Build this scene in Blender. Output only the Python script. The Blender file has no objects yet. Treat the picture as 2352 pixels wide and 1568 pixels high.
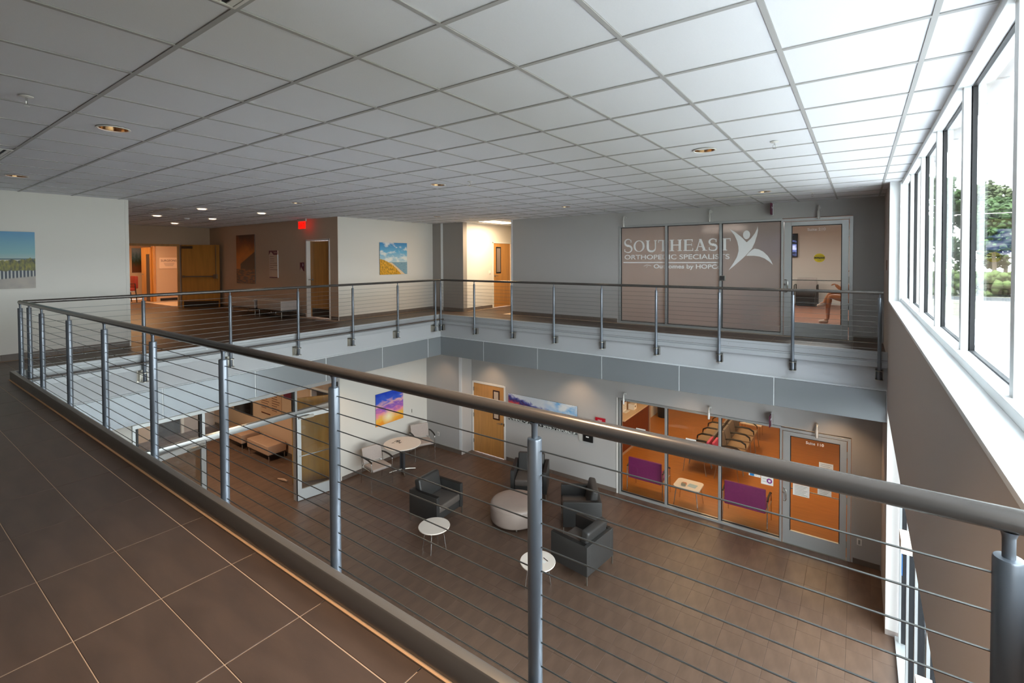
import bpy, bmesh, math, random
from mathutils import Vector, Matrix
random.seed(7)
S = bpy.context.scene
COL = S.collection
PI = math.pi

# ------------------------------------------------------------------ camera
cd = bpy.data.cameras.new('camera'); cam = bpy.data.objects.new('camera', cd); COL.objects.link(cam)
CAMP = Vector((6.6493, -1.0104, 1.4985))
YAW, PITCH, ROLL, FPX, CXP, CYP = 35.3411, -1.1523, -0.2549, 1106.6848, 1190.8151, 617.5279
a, b, c = (math.radians(v) for v in (YAW, PITCH, ROLL))
fw = Vector((-math.sin(a)*math.cos(b), math.cos(a)*math.cos(b), math.sin(b)))
rt0 = Vector((math.cos(a), math.sin(a), 0)); up0 = rt0.cross(fw)
rt = rt0*math.cos(c) + up0*math.sin(c); up = -rt0*math.sin(c) + up0*math.cos(c)
M = Matrix((rt, up, -fw)).transposed().to_4x4(); M.translation = CAMP
cam.matrix_world = M
cd.sensor_fit = 'HORIZONTAL'; cd.sensor_width = 36.0
cd.lens = FPX*36.0/2352.0
cd.shift_x = (1176.0-CXP)/2352.0; cd.shift_y = (CYP-784.0)/2352.0
cd.clip_start = 0.05; cd.clip_end = 1000
S.camera = cam

# ------------------------------------------------------------------ view, world
S.view_settings.view_transform = 'Standard'; S.view_settings.look = 'None'
S.view_settings.gamma = 1.0; S.view_settings.use_curve_mapping = False
S.view_settings.exposure = 0.45
cy = S.cycles
cy.use_denoising = True
cy.max_bounces = 10; cy.diffuse_bounces = 5; cy.glossy_bounces = 4; cy.transmission_bounces = 6; cy.transparent_max_bounces = 16
cy.sample_clamp_indirect = 6.0; cy.caustics_reflective = False; cy.caustics_refractive = False
W = bpy.data.worlds.new('world'); S.world = W; W.use_nodes = True
nt = W.node_tree; nt.nodes.clear()
wo = nt.nodes.new('ShaderNodeOutputWorld'); bg = nt.nodes.new('ShaderNodeBackground')
tc = nt.nodes.new('ShaderNodeTexCoord'); sep = nt.nodes.new('ShaderNodeSeparateXYZ')
ramp = nt.nodes.new('ShaderNodeValToRGB'); noi = nt.nodes.new('ShaderNodeTexNoise'); mixc = nt.nodes.new('ShaderNodeMix')
mixc.data_type = 'RGBA'
nt.links.new(tc.outputs['Generated'], sep.inputs[0]); nt.links.new(sep.outputs['Z'], ramp.inputs[0])
ramp.color_ramp.elements[0].position = 0.0; ramp.color_ramp.elements[0].color = (0.90, 0.96, 1.0, 1)
ramp.color_ramp.elements[1].position = 0.7; ramp.color_ramp.elements[1].color = (0.66, 0.83, 1.0, 1)
noi.inputs['Scale'].default_value = 3.0; noi.inputs['Detail'].default_value = 5
nt.links.new(tc.outputs['Generated'], noi.inputs['Vector'])
cr = nt.nodes.new('ShaderNodeValToRGB'); cr.color_ramp.elements[0].position = .42; cr.color_ramp.elements[1].position = .62
nt.links.new(noi.outputs[0], cr.inputs[0]); nt.links.new(cr.outputs[0], mixc.inputs[0])
nt.links.new(ramp.outputs[0], mixc.inputs[6]); mixc.inputs[7].default_value = (0.97, 0.98, 1.0, 1)
nt.links.new(mixc.outputs[2], bg.inputs[0]); bg.inputs[1].default_value = 10.0
nt.links.new(bg.outputs[0], wo.inputs[0])

def lamp(name, kind, loc, energy, color, rot=(0,0,0), size=0.1, size_y=None, spot=None, blend=.6):
    d = bpy.data.lights.new(name, kind); o = bpy.data.objects.new(name, d); COL.objects.link(o)
    d.energy = energy; d.color = color; o.location = loc; o.rotation_euler = rot
    if kind == 'AREA':
        d.shape = 'RECTANGLE' if size_y else 'DISK'; d.size = size
        if size_y: d.size_y = size_y
    elif kind in ('POINT', 'SPOT'): d.shadow_soft_size = size
    if spot: d.spot_size = math.radians(spot); d.spot_blend = blend
    return o
sun = lamp('sun', 'SUN', (0, 0, 30), 30, (1.0, .98, .97), Vector((.30, .45, -.85)).to_track_quat('-Z', 'Y').to_euler()); sun.data.angle = math.radians(2)
def portal(loc, rot, sx, sy):
    o = lamp('window_portal', 'AREA', loc, 1, (1,1,1), rot, sx, sy); o.data.cycles.is_portal = True
G = -4.04; ZC = 2.5645; XW = 6.99; YF = 9.553; XL = -3.85
portal((7.34, 3.43, 1.72), (0, PI/2, 0), 1.75, 8.5)
portal((7.34, 3.1, -2.4), (0, PI/2, 0), 3.3, 9.4)
WARM = (1.0, .66, .38); WARM2 = (1.0, .58, .28); NEUT = (1.0, .86, .70)
# lit downlights of the balcony ceiling
for (x, y, e) in ((5.388, .291, 190), (1.731, .291, 32), (-1.927, .291, 12), (1.731, 3.949, 8), (-1.927, 3.949, 8), (5.388, 3.949, 6), (-1.927, 7.606, 6), (1.731, 7.606, 6), (5.388, 7.606, 6)):
    lamp('downlight_lamp', 'SPOT', (x, y, ZC-.01), e, WARM, size=.07, spot=100, blend=.7)
# downlights under the balcony, lobby level
for (x, y, e) in ((-1.7, 9.0, 34), (1.0, 9.0, 34), (3.7, 9.0, 14), (6.3, 9.0, 34), (-3.1, 6.0, 34), (-3.1, 3.0, 20), (-3.1, 8.6, 14), (1.7, .6, 20), (4.4, .6, 20)):
    lamp('soffit_lamp', 'SPOT', (x, y, -1.02), e, WARM, size=.05, spot=105, blend=.8)
lamp('corridor_panel_lamp', 'AREA', (-1.85, 10.0, 2.53), 50, (1.0, .74, .45), (0,0,0), .55, 1.15)
for (x, y) in ((-4.45, 3.35), (-4.42, 4.55), (-6.95, 3.37), (-6.9, 4.55), (-9.3, 3.4), (-9.3, 4.55)):
    lamp('hall_lamp', 'SPOT', (x, y, ZC-.02), 16, WARM2, size=.07, spot=120, blend=.8)
lamp('rear_room_lamp', 'AREA', (-13.0, 4.6, 2.4), 60, (1.0, .56, .26), (0,0,0), 1.2, 1.2)
lamp('clinic_room_lamp', 'AREA', (-15.2, 4.6, 2.4), 22, (1.0, .6, .3), (0,0,0), .6, .6)
for (x, y) in ((3.0, 11.2), (3.0, 14.5), (5.6, 12.5)):
    lamp('suite_lamp', 'AREA', (x, y, -1.2), 34, (1.0, .66, .36), (0,0,0), 1.2, .6)
for (x, y, e, c_) in ((3.2, 11.2, 46, (1, .78, .56)), (5.6, 13.6, 52, (1, .97, .94)), (3.2, 15.0, 30, (1, .94, .88))):
    lamp('upper_suite_lamp', 'AREA', (x, y, 2.45), e, c_, (0,0,0), 1.2, .6)
for (x, y) in ((-5.6, 4.2), (-8.6, 4.2)):
    lamp('vestibule_lamp', 'AREA', (x, y, -1.35), 36, (1.0, .72, .48), (0,0,0), .6, .6)

# ------------------------------------------------------------------ materials
def lin(h):
    h = h.lstrip('#'); o = []
    for i in (0, 2, 4):
        v = int(h[i:i+2], 16)/255; o.append(v/12.92 if v <= .04045 else ((v+.055)/1.055)**2.4)
    return (*o, 1)
MATS = {}
def mat(name, col, rough=.6, metal=0, var=.0, scale=6, stretch=None, bump=0, bscale=60, emit=None, es=1, coat=0, spec=.5, col2=None):
    if name in MATS: return MATS[name]
    m = bpy.data.materials.new(name); m.use_nodes = True; n = m.node_tree; p = n.nodes['Principled BSDF']
    base = lin(col) if isinstance(col, str) else (*col, 1)
    p.inputs['Base Color'].default_value = base; p.inputs['Roughness'].default_value = rough
    p.inputs['Metallic'].default_value = metal; p.inputs['Specular IOR Level'].default_value = spec
    p.inputs['Coat Weight'].default_value = coat
    if var or bump:
        t = n.nodes.new('ShaderNodeTexCoord'); mp = n.nodes.new('ShaderNodeMapping')
        n.links.new(t.outputs['Object'], mp.inputs[0])
        if stretch: mp.inputs['Scale'].default_value = stretch
    if var:
        no = n.nodes.new('ShaderNodeTexNoise'); no.inputs['Scale'].default_value = scale; no.inputs['Detail'].default_value = 6
        n.links.new(mp.outputs[0], no.inputs['Vector'])
        r = n.nodes.new('ShaderNodeValToRGB'); r.color_ramp.elements[0].position = .3; r.color_ramp.elements[1].position = .7
        c2 = lin(col2) if col2 else tuple(min(1, v*(1+var)) for v in base[:3])+(1,)
        r.color_ramp.elements[0].color = tuple(v*(1-var) for v in base[:3])+(1,); r.color_ramp.elements[1].color = c2
        n.links.new(no.outputs[0], r.inputs[0]); n.links.new(r.outputs[0], p.inputs['Base Color'])
    if bump:
        nb = n.nodes.new('ShaderNodeTexNoise'); nb.inputs['Scale'].default_value = bscale; n.links.new(mp.outputs[0], nb.inputs['Vector'])
        bp = n.nodes.new('ShaderNodeBump'); bp.inputs['Strength'].default_value = bump; bp.inputs['Distance'].default_value = .01
        n.links.new(nb.outputs[0], bp.inputs['Height']); n.links.new(bp.outputs[0], p.inputs['Normal'])
    if emit:
        p.inputs['Emission Color'].default_value = lin(emit) if isinstance(emit, str) else (*emit, 1)
        p.inputs['Emission Strength'].default_value = es
    MATS[name] = m; return m
white_wall = mat('white_paint', '#dedad2', .75, bump=.03, bscale=200)
cream_wall = mat('hall_beige_paint', '#c4ab94', .8, bump=.03, bscale=200)
grey_wall = mat('grey_paint', '#b3b1af', .75, bump=.03, bscale=200)
dark_wall = mat('taupe_grey_paint', '#97918c', .75)
right_wall_m = mat('warm_grey_paint', '#b5aaa3', .75, bump=.03, bscale=200)
ceil_tile = mat('mineral_fibre_tile', '#e6e6e9', .9, var=.03, scale=30, stretch=(3, 30, 3), bump=.15, bscale=120)
tee_m = mat('ceiling_tee_enamel', '#aeacaa', .55)
tile_u = mat('porcelain_tile', '#4c3f38', .42, var=.13, scale=2.5, stretch=(1, 4, 1), bump=.02, bscale=80, col2='#57483f')
tile_l = mat('porcelain_tile_lobby', '#5e4a3d', .40, var=.12, scale=2.5, stretch=(3, 1, 1), bump=.02, bscale=80, col2='#6a5446')
grout_u = mat('grout_light', '#bfa791', .9)
grout_l = mat('grout_dark', '#4f4037', .9)
base_tile = mat('base_tile', '#6b6058', .5, var=.1, scale=8)
steel_paint = mat('silver_grey_paint', '#727880', .30, metal=.5, bump=.01, bscale=300)
rail_paint = mat('handrail_paint', '#5f5b58', .22, metal=.55)
cable_m = mat('cable_steel', '#8d8f8c', .35, metal=.9)
curb_m = mat('curb_plate_grey', '#7d7a76', .32, metal=.45)
edge_m = mat('edge_plate_grey', '#b1b4b7', .45, metal=.15)
gyp_m = mat('fascia_white_paint', '#b9bbbe', .6)
panel_m = mat('fascia_panel_metal', '#8f9397', .24, metal=.22, spec=.4)
bead_m = mat('pale_joint_bead', '#dfe2e4', .5)
alu = mat('clear_anodised_aluminium', '#bfc2c2', .38, metal=.6)
alu_w = mat('window_white_aluminium', '#eceeee', .5)
gasket = mat('black_gasket', '#15161a', .5)
maple = mat('maple_veneer', '#c58d4e', .42, var=.10, scale=3, stretch=(6, 6, .5), coat=.2)
maple_d = mat('honey_maple_veneer', '#b8813a', .42, var=.14, scale=3, stretch=(5, 5, .5), coat=.2)
white_trim = mat('white_trim_enamel', '#e6e3de', .5)
chrome = mat('chrome', '#d9d9d6', .15, metal=1)
satin = mat('satin_steel', '#aaa59c', .3, metal=.9)
brass = mat('downlight_reflector', '#b08c6a', .18, metal=1)
black_p = mat('black_plastic', '#141414', .5)
char_l = mat('charcoal_leather', '#343332', .42, var=.05, scale=10)
black_l = mat('black_leather', '#171514', .5)
cush_l = mat('grey_brown_leather', '#5a534e', .38, var=.05, scale=8)
taupe_l = mat('taupe_leather', '#a4948a', .36, var=.04, scale=6)
tan_up = mat('tan_upholstery', '#b0917a', .6, var=.05, scale=8)
guest_f = mat('light_grey_fabric', '#b5a9a2', .85, var=.05, scale=40, bump=.1, bscale=300)
table_w = mat('warm_white_laminate', '#efe3d6', .4)
wood_floor = mat('orange_wood_floor', '#b0702c', .42, var=.12, scale=2, stretch=(1.2, 9, 1), coat=.15)
wood_floor2 = mat('red_wood_floor', '#84563e', .5, var=.12, scale=2, stretch=(7, 1.0, 1))
purple = mat('purple_upholstery', '#8c2a66', .6, var=.06, scale=20)
pink = mat('raspberry_upholstery', '#c2466a', .6, var=.05, scale=20)
seat_tan = mat('beige_grey_upholstery', '#a08a72', .75, var=.05, scale=20)
cherry = mat('cherry_veneer', '#6e2f17', .4, var=.12, scale=3, stretch=(5, 5, .6))
maroon = mat('maroon_print', '#5e1436', .5)
paper = mat('white_paper', '#eeece6', .7)
paper_g = mat('grey_print', '#9b9a96', .7)
red_m = mat('alarm_red', '#b3122a', .4)
def glass_mat(name, tint=(1,1,1), refl=1.0, ior=1.45):
    m = bpy.data.materials.new(name); m.use_nodes = True; n = m.node_tree; n.nodes.clear()
    o = n.nodes.new('ShaderNodeOutputMaterial'); t = n.nodes.new('ShaderNodeBsdfTransparent'); g = n.nodes.new('ShaderNodeBsdfGlossy')
    f = n.nodes.new('ShaderNodeFresnel'); mx = n.nodes.new('ShaderNodeMixShader')
    ge = n.nodes.new('ShaderNodeNewGeometry'); mi = n.nodes.new('ShaderNodeMapRange')     # same reflectance on both faces of the pane
    mi.inputs['To Min'].default_value = ior; mi.inputs['To Max'].default_value = 1/ior
    n.links.new(ge.outputs['Backfacing'], mi.inputs['Value']); n.links.new(mi.outputs[0], f.inputs[0])
    g.inputs['Roughness'].default_value = .02; t.inputs[0].default_value = (*tint, 1); g.inputs[0].default_value = (refl, refl, refl, 1)
    n.links.new(f.outputs[0], mx.inputs[0]); n.links.new(t.outputs[0], mx.inputs[1]); n.links.new(g.outputs[0], mx.inputs[2]); n.links.new(mx.outputs[0], o.inputs[0])
    return m
glass = glass_mat('clear_glass', (.93, .95, .94), .9)
wglass = glass_mat('tinted_window_glass', (.89, .91, .90), .9)
def frosted():
    m = bpy.data.materials.new('frosted_film_glass'); m.use_nodes = True; n = m.node_tree; n.nodes.clear()
    o = n.nodes.new('ShaderNodeOutputMaterial')
    r = n.nodes.new('ShaderNodeBsdfRefraction'); r.inputs['Roughness'].default_value = .75; r.inputs['IOR'].default_value = 1.03; r.inputs['Color'].default_value = (.86, .80, .76, 1)
    d = n.nodes.new('ShaderNodeBsdfDiffuse'); d.inputs[0].default_value = (.62, .58, .56, 1)
    tl = n.nodes.new('ShaderNodeBsdfTranslucent'); tl.inputs[0].default_value = (.70, .62, .56, 1)
    gl = n.nodes.new('ShaderNodeBsdfGlossy'); gl.inputs['Roughness'].default_value = .12
    f = n.nodes.new('ShaderNodeFresnel'); f.inputs[0].default_value = 1.4
    a1 = n.nodes.new('ShaderNodeMixShader'); a1.inputs[0].default_value = .45
    a2 = n.nodes.new('ShaderNodeMixShader'); a2.inputs[0].default_value = .30
    a3 = n.nodes.new('ShaderNodeMixShader')
    n.links.new(d.outputs[0], a1.inputs[1]); n.links.new(tl.outputs[0], a1.inputs[2])
    n.links.new(a1.outputs[0], a2.inputs[1]); n.links.new(r.outputs[0], a2.inputs[2])
    n.links.new(f.outputs[0], a3.inputs[0]); n.links.new(a2.outputs[0], a3.inputs[1]); n.links.new(gl.outputs[0], a3.inputs[2])
    n.links.new(a3.outputs[0], o.inputs[0]); return m
frost = frosted()
vinyl = mat('white_vinyl', '#f2f3f2', .5)

# ------------------------------------------------------------------ mesh helpers
class MB:
    def __init__(s): s.v = []; s.f = []
    def box(s, lo, hi, rot=0, piv=None):
        x0, y0, z0 = lo; x1, y1, z1 = hi; n = len(s.v)
        P = [(x0,y0,z0),(x1,y0,z0),(x1,y1,z0),(x0,y1,z0),(x0,y0,z1),(x1,y0,z1),(x1,y1,z1),(x0,y1,z1)]
        if rot:
            px, py = piv if piv else ((x0+x1)/2, (y0+y1)/2); cs, sn = math.cos(rot), math.sin(rot)
            P = [(px+(x-px)*cs-(y-py)*sn, py+(x-px)*sn+(y-py)*cs, z) for x, y, z in P]
        s.v += P; s.f += [tuple(n+i for i in q) for q in ((0,3,2,1),(4,5,6,7),(0,1,5,4),(1,2,6,5),(2,3,7,6),(3,0,4,7))]; return s
    def cyl(s, p0, p1, r, n=12, r1=None):
        p0, p1 = Vector(p0), Vector(p1); d = (p1-p0).normalized(); r1 = r if r1 is None else r1
        u = d.orthogonal().normalized(); w = d.cross(u); k = len(s.v)
        for P, R in ((p0, r), (p1, r1)):
            for i in range(n):
                t = 2*PI*i/n; s.v.append(tuple(P+(u*math.cos(t)+w*math.sin(t))*R))
        for i in range(n): j = (i+1) % n; s.f.append((k+i, k+j, k+n+j, k+n+i))
        s.f.append(tuple(k+i for i in reversed(range(n)))); s.f.append(tuple(k+n+i for i in range(n))); return s
    def tube(s, pts, r, n=8):
        pts = [Vector(p) for p in pts]; k = len(s.v); prev = None
        for i, p in enumerate(pts):
            d = (pts[min(i+1, len(pts)-1)]-pts[max(i-1, 0)]).normalized()
            u = d.orthogonal().normalized() if prev is None else (prev-d*prev.dot(d)).normalized(); prev = u; w = d.cross(u)
            rr = r[i] if isinstance(r, (list, tuple)) else r
            for j in range(n): t = 2*PI*j/n; s.v.append(tuple(p+(u*math.cos(t)+w*math.sin(t))*rr))
        for i in range(len(pts)-1):
            for j in range(n): q = (j+1) % n; s.f.append((k+i*n+j, k+i*n+q, k+(i+1)*n+q, k+(i+1)*n+j))
        s.f.append(tuple(k+j for j in reversed(range(n)))); s.f.append(tuple(k+(len(pts)-1)*n+j for j in range(n))); return s
    def lathe(s, prof, c=(0,0,0), n=32):
        k = len(s.v); cx, cy_, cz = c
        for r, z in prof:
            for j in range(n): t = 2*PI*j/n; s.v.append((cx+r*math.cos(t), cy_+r*math.sin(t), cz+z))
        for i in range(len(prof)-1):
            for j in range(n): q = (j+1) % n; s.f.append((k+i*n+j, k+i*n+q, k+(i+1)*n+q, k+(i+1)*n+j))
        return s
    def prism(s, poly, f0, f1):            # poly: 2-D points; f0, f1 map a 2-D point to 3-D
        k = len(s.v); n = len(poly)
        s.v += [tuple(f0(*p)) for p in poly] + [tuple(f1(*p)) for p in poly]
        s.f.append(tuple(k+i for i in reversed(range(n)))); s.f.append(tuple(k+n+i for i in range(n)))
        for i in range(n): j = (i+1) % n; s.f.append((k+i, k+j, k+n+j, k+n+i))
        return s
    def mesh(s, name, m, smooth=40, bevel=0, seg=2):
        me = bpy.data.meshes.new(name)
        me.from_pydata(s.v, [], s.f); me.materials.append(m)
        bm = bmesh.new(); bm.from_mesh(me); bmesh.ops.recalc_face_normals(bm, faces=bm.faces)
        if bevel:
            es = [e for e in bm.edges if len(e.link_faces) == 2 and e.calc_face_angle(0) > .6]
            bmesh.ops.bevel(bm, geom=es, offset=bevel, segments=seg, affect='EDGES', profile=.6)
        bm.to_mesh(me); bm.free()
        if smooth:
            me.shade_smooth(); me.set_sharp_from_angle(angle=math.radians(smooth))
        return me
    def build(s, name, m, parent=None, smooth=40, bevel=0, seg=2, at=None):
        if at is not None:
            ax, ay, az = at; s.v = [(x-ax, y-ay, z-az) for x, y, z in s.v]
        elif parent is not None:
            w = Vector((0,0,0)); q = parent
            while q is not None: w += q.location; q = q.parent
            s.v = [(x-w.x, y-w.y, z-w.z) for x, y, z in s.v]
        o = bpy.data.objects.new(name, s.mesh(name, m, smooth, bevel, seg)); COL.objects.link(o)
        if at is not None: o.location = at
        if parent is not None: o.parent = parent
        return o
def empty(name, loc=(0,0,0), rz=0):
    o = bpy.data.objects.new(name, None); COL.objects.link(o); o.location = loc; o.rotation_euler = (0,0,rz); o.empty_display_size = .1; return o
def thing(name, label, cat, loc=(0,0,0), rz=0, group=None):
    return tag(empty(name, loc, rz), label, cat, group)
def tag(o, label, cat, group=None):
    o['label'] = label; o['category'] = cat
    if group: o['group'] = group
    return o
def struct(o, label=None, cat=None):
    o['kind'] = 'structure'
    if label: o['label'] = label
    o['category'] = cat or o.name.split('_')[0].split('.')[0]
    return o
def copy_tree(o, parent=None):
    k = o.copy(); COL.objects.link(k); k.parent = parent
    for ch in list(o.children): copy_tree(ch, k)
    return k
def bx(name, m, lo, hi, parent=None, bevel=0, at=None, smooth=0):
    return MB().box(lo, hi).build(name, m, parent, smooth=30 if bevel else smooth, bevel=bevel, at=at)
def inst(name, me, loc, parent):
    o = bpy.data.objects.new(name, me); COL.objects.link(o); o.location = loc; o.parent = parent; return o
def text_mesh(txt, size, name, m, ext=.0008, align='CENTER', bold=0, spacing=1.0):
    cu = bpy.data.curves.new(name, 'FONT'); cu.body = txt; cu.size = size; cu.align_x = align; cu.extrude = ext; cu.offset = bold; cu.space_character = spacing
    o = bpy.data.objects.new(name, cu); COL.objects.link(o)
    dg = bpy.context.evaluated_depsgraph_get(); me = bpy.data.meshes.new_from_object(o.evaluated_get(dg))
    bpy.data.objects.remove(o); bpy.data.curves.remove(cu)
    me.name = name; me.materials.clear(); me.materials.append(m); return me
# text on a wall: 'y-' faces -y, 'x+' faces +x, 'z' lies flat
def text(txt, size, loc, face, m, parent, name='lettering', width=None, **k):
    me = text_mesh(txt, size, name, m, **k)
    xs = [v.co.x for v in me.vertices]
    if width and xs:
        f = width/(max(xs)-min(xs)); 
        for v in me.vertices: v.co.x *= f
    R = {'y-': Matrix.Rotation(PI/2, 4, 'X'), 'x+': Matrix.Rotation(PI/2, 4, 'Z') @ Matrix.Rotation(PI/2, 4, 'X'),
         'y+': Matrix.Rotation(PI, 4, 'Z') @ Matrix.Rotation(PI/2, 4, 'X'), 'z': Matrix.Identity(4)}[face]
    me.transform(R)
    w = Vector((0,0,0)); q = parent
    while q is not None: w += q.location; q = q.parent
    o = bpy.data.objects.new(name, me); COL.objects.link(o); o.location = Vector(loc)-w; o.parent = parent
    return o

# ------------------------------------------------------------------ pieces ranked by how large they show
def shows(x, y, z, nz, area):
    d = Vector((x, y, z))-CAMP; dep = d.dot(fw)
    if dep < .25: return 0
    u = CXP+FPX*d.dot(rt)/dep; v = CYP-FPX*d.dot(up)/dep
    if not (-250 < u < 2600 and -250 < v < 1800): return 0
    return area*abs(d.z)/d.length/(d.length_squared)
def lay(parent, cells, sx, sy, z, h, m, bev, limit=300, name='tile', stuff='tile_field', nz=1):
    # cells: (x, y) centres; the largest ones in view become parts, the rest one mesh
    cells = sorted(cells, key=lambda p: -shows(p[0], p[1], z, nz, sx*sy))
    me = MB().box((-sx/2, -sy/2, -h), (sx/2, sy/2, 0)).mesh(name, m, smooth=0, bevel=bev, seg=1)
    w = parent.location
    for (x, y) in cells[:limit]: inst(name, me, (x-w.x, y-w.y, z-w.z), parent)
    r = MB()
    for (x, y) in cells[limit:]: r.box((x-sx/2, y-sy/2, z-h), (x+sx/2, y+sy/2, z))
    if r.v:
        o = r.build(stuff, m, parent, smooth=0); o['kind'] = 'stuff'
def grid(x0, px, y0, py, rects):
    out = []
    for (ax, ay, bx_, by) in rects:
        i0 = math.ceil((ax-x0)/px-.5); i1 = math.floor((bx_-x0)/px-.5); j0 = math.ceil((ay-y0)/py-.5); j1 = math.floor((by-y0)/py-.5)
        out += [(x0+(i+.5)*px, y0+(j+.5)*py) for i in range(i0, i1+1) for j in range(j0, j1+1)]
    return list(dict.fromkeys((round(x, 4), round(y, 4)) for x, y in out))

CX0, CX1, CY0, CY1 = -2.09, XW, .235, 7.86     # opening of the atrium in the upper slab
# ---------------- upper floor
fl = empty('floor', (0, 0, 0)); struct(fl, 'grey-brown tiled floor of the upper balcony', 'floor')
slab = MB()
for lo, hi in (((-11.0, -3.6), (7.2, CY0-.055)), ((-11.0, CY1+.055), (7.2, 13.5)), ((-11.0, CY0-.055), (CX0-.055, CY1+.055)), ((-16.6, 3.2), (-11.0, 7.2)), ((1.2, 13.5), (7.2, 17.4))):
    slab.box((lo[0], lo[1], -.30), (hi[0], hi[1], -.002))
slab.build('grout_bed', grout_u, fl, smooth=0)
rects = [(-3.8, -2.6, 6.99, .21), (-3.8, 7.9, 6.99, 9.5), (-3.8, .2, -2.12, 7.9), (-10.85, 1.98, -3.8, 6.08), (-2.6, 9.5, -1.1, 12.5), (-14.5, 3.8, -10.9, 5.3)]
cu_ = grid(1.7, .6075, .083, .2935, rects)
lay(fl, cu_, .6045, .2905, .0, .012, tile_u, .0015, 300)
cut = MB().box((-.302, -.0575, -.012), (.302, .0575, 0)).mesh('tile', tile_u, smooth=0, bevel=.0015, seg=1)   # cut row against the kerb
for k in range(-6, 9): inst('tile', cut, (1.7+(k+.5)*.6075, .1435, 0), fl)
fu = bx('suite_plank_floor', wood_floor2, (1.3, 9.62, -.006), (6.95, 17.3, .0), fl); fu['kind'] = 'stuff'

# ---------------- lobby floor
f2 = empty('floor', (0, 0, G)); struct(f2, 'grey-brown tiled floor of the lobby below', 'floor')
bx('grout_bed', grout_l, (-13.6, -3.6, G-.2), (7.4, 9.58, G-.003), f2)
lay(f2, grid(4.39, .305, 7.144-.61*12, .61, [(-11.2, -2.6, 7.05, 9.58)]), .302, .607, G, .012, tile_l, .0012, 300)
bx('suite_wood_floor', wood_floor, (-.5, 9.58, G-.2), (7.0, 17.0, G), f2)

# ---------------- ceiling
ce = empty('ceiling', (0, 0, ZC)); struct(ce, 'white lay-in tile ceiling over the balcony', 'ceiling')
GX, GY, P = .8161, -.014, .6096
DL = [(5.388, .291), (1.731, .291), (-1.927, .291), (1.731, 3.949), (-1.927, 3.949), (5.388, 3.949), (-1.927, 7.606), (1.731, 7.606), (5.388, 7.606)]
rects_c = [(-11.0, 1.9, XL, 6.3), (XL-.02, -2.6, 7.16, 9.7), (-2.65, 9.5, -1.0, 12.6)]
def grid_over(rects):
    out = []
    for (ax, ay, bx_, by) in rects:
        for i in range(math.floor((ax-GX)/P), math.ceil((bx_-GX)/P)):
            for j in range(math.floor((ay-GY)/P), math.ceil((by-GY)/P)):
                x, y = GX+(i+.5)*P, GY+(j+.5)*P
                if x < 6.95: out.append((round(x, 4), round(y, 4)))
    return list(dict.fromkeys(out))
cells = grid_over([(-10.9, 2.0, XL, 6.1), (XL, -2.6, 7.1, 9.5), (-2.6, 9.5, -1.1, 12.6)])
cutm = MB().box((-.1, -.294, 0), (.103, .294, .016)).mesh('tile', ceil_tile, smooth=0, bevel=.002, seg=1)
for j in range(-4, 13): inst('tile', cutm, (7.024, GY+(j+.5)*P, .006), ce)
MB().box((7.118, -3.6, ZC-.002), (7.15, 7.66, ZC+.02)).build('wall_angle', white_trim, ce, smooth=0)
cells = [c_ for c_ in cells if not (-2.2 < c_[0] < -1.5 and 9.3 < c_[1] < 10.7)]
# tiles (their lower face is what shows): hang them from a flat backing
def ceil_lay():
    cs = sorted(cells, key=lambda p: -shows(p[0], p[1], ZC, 1, .37))
    holes = {(round(x, 1), round(y, 1)) for x, y in DL}
    t = .588
    me = MB().box((-t/2, -t/2, 0), (t/2, t/2, .016)).mesh('tile', ceil_tile, smooth=0, bevel=.002, seg=1)
    # tile with a round hole for a downlight
    hm = MB(); n = 32; R = .098; k0 = []
    for zz in (0, .016):
        for i in range(n):
            th = 2*PI*i/n; hm.v.append((R*math.cos(th), R*math.sin(th), zz))
        for i in range(n):
            th = 2*PI*i/n; q = t/2/max(abs(math.cos(th)), abs(math.sin(th))); hm.v.append((q*math.cos(th), q*math.sin(th), zz))
    for i in range(n):
        j = (i+1) % n
        hm.f += [(i, j, n+j, n+i), (2*n+i, 3*n+i, 3*n+j, 2*n+j), (i, 2*n+i, 2*n+j, j), (n+i, n+j, 3*n+j, 3*n+i)]
    hme = hm.mesh('tile', ceil_tile, smooth=0)
    for k, (x, y) in enumerate(cs[:300]):
        hole = any(abs(x-a_) < .05 and abs(y-b_) < .05 for a_, b_ in DL)
        inst('tile', hme if hole else me, (x, y, .006), ce)
    r = MB(); 
    for (x, y) in cs[300:]:
        if any(abs(x-a_) < .05 and abs(y-b_) < .05 for a_, b_ in DL): inst('tile', hme, (x, y, .006), ce); continue
        r.box((x-t/2, y-t/2, ZC+.006), (x+t/2, y+t/2, ZC+.022))
    o = r.build('tile_field', ceil_tile, ce, smooth=0); o['kind'] = 'stuff'
ceil_lay()
tee = MB()
for (ax, ay, bx_, by) in rects_c:
    i0 = math.ceil((ax-GX)/P); i1 = math.floor((bx_-GX)/P); j0 = math.ceil((ay-GY)/P); j1 = math.floor((by-GY)/P)
    for i in range(i0, i1+1): x = GX+i*P; tee.box((x-.012, ay, ZC), (x+.012, by, ZC+.005)); 
    for j in range(j0, j1+1): y = GY+j*P; tee.box((ax, y-.012, ZC+.0005), (bx_, y+.012, ZC+.0055))
tee.build('ceiling_grid', tee_m, ce, smooth=0)['kind'] = 'stuff'
cb = MB(); 
cb.box((-17, -3.8, ZC+.20), (7.5, 17.5, ZC+.28))
cb.build('ceiling_deck', tee_m, ce, smooth=0)
edge = MB()   # cut border tiles along the window head and the room edges
edge.box((7.13, -2.6, ZC+.004), (7.2, 7.65, ZC+.02)); edge.box((-4.2, -3.8, ZC+.006), (7.2, -2.62, ZC+.02)); edge.box((6.9, 7.6, ZC+.01), (7.2, 9.6, ZC+.02))
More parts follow.
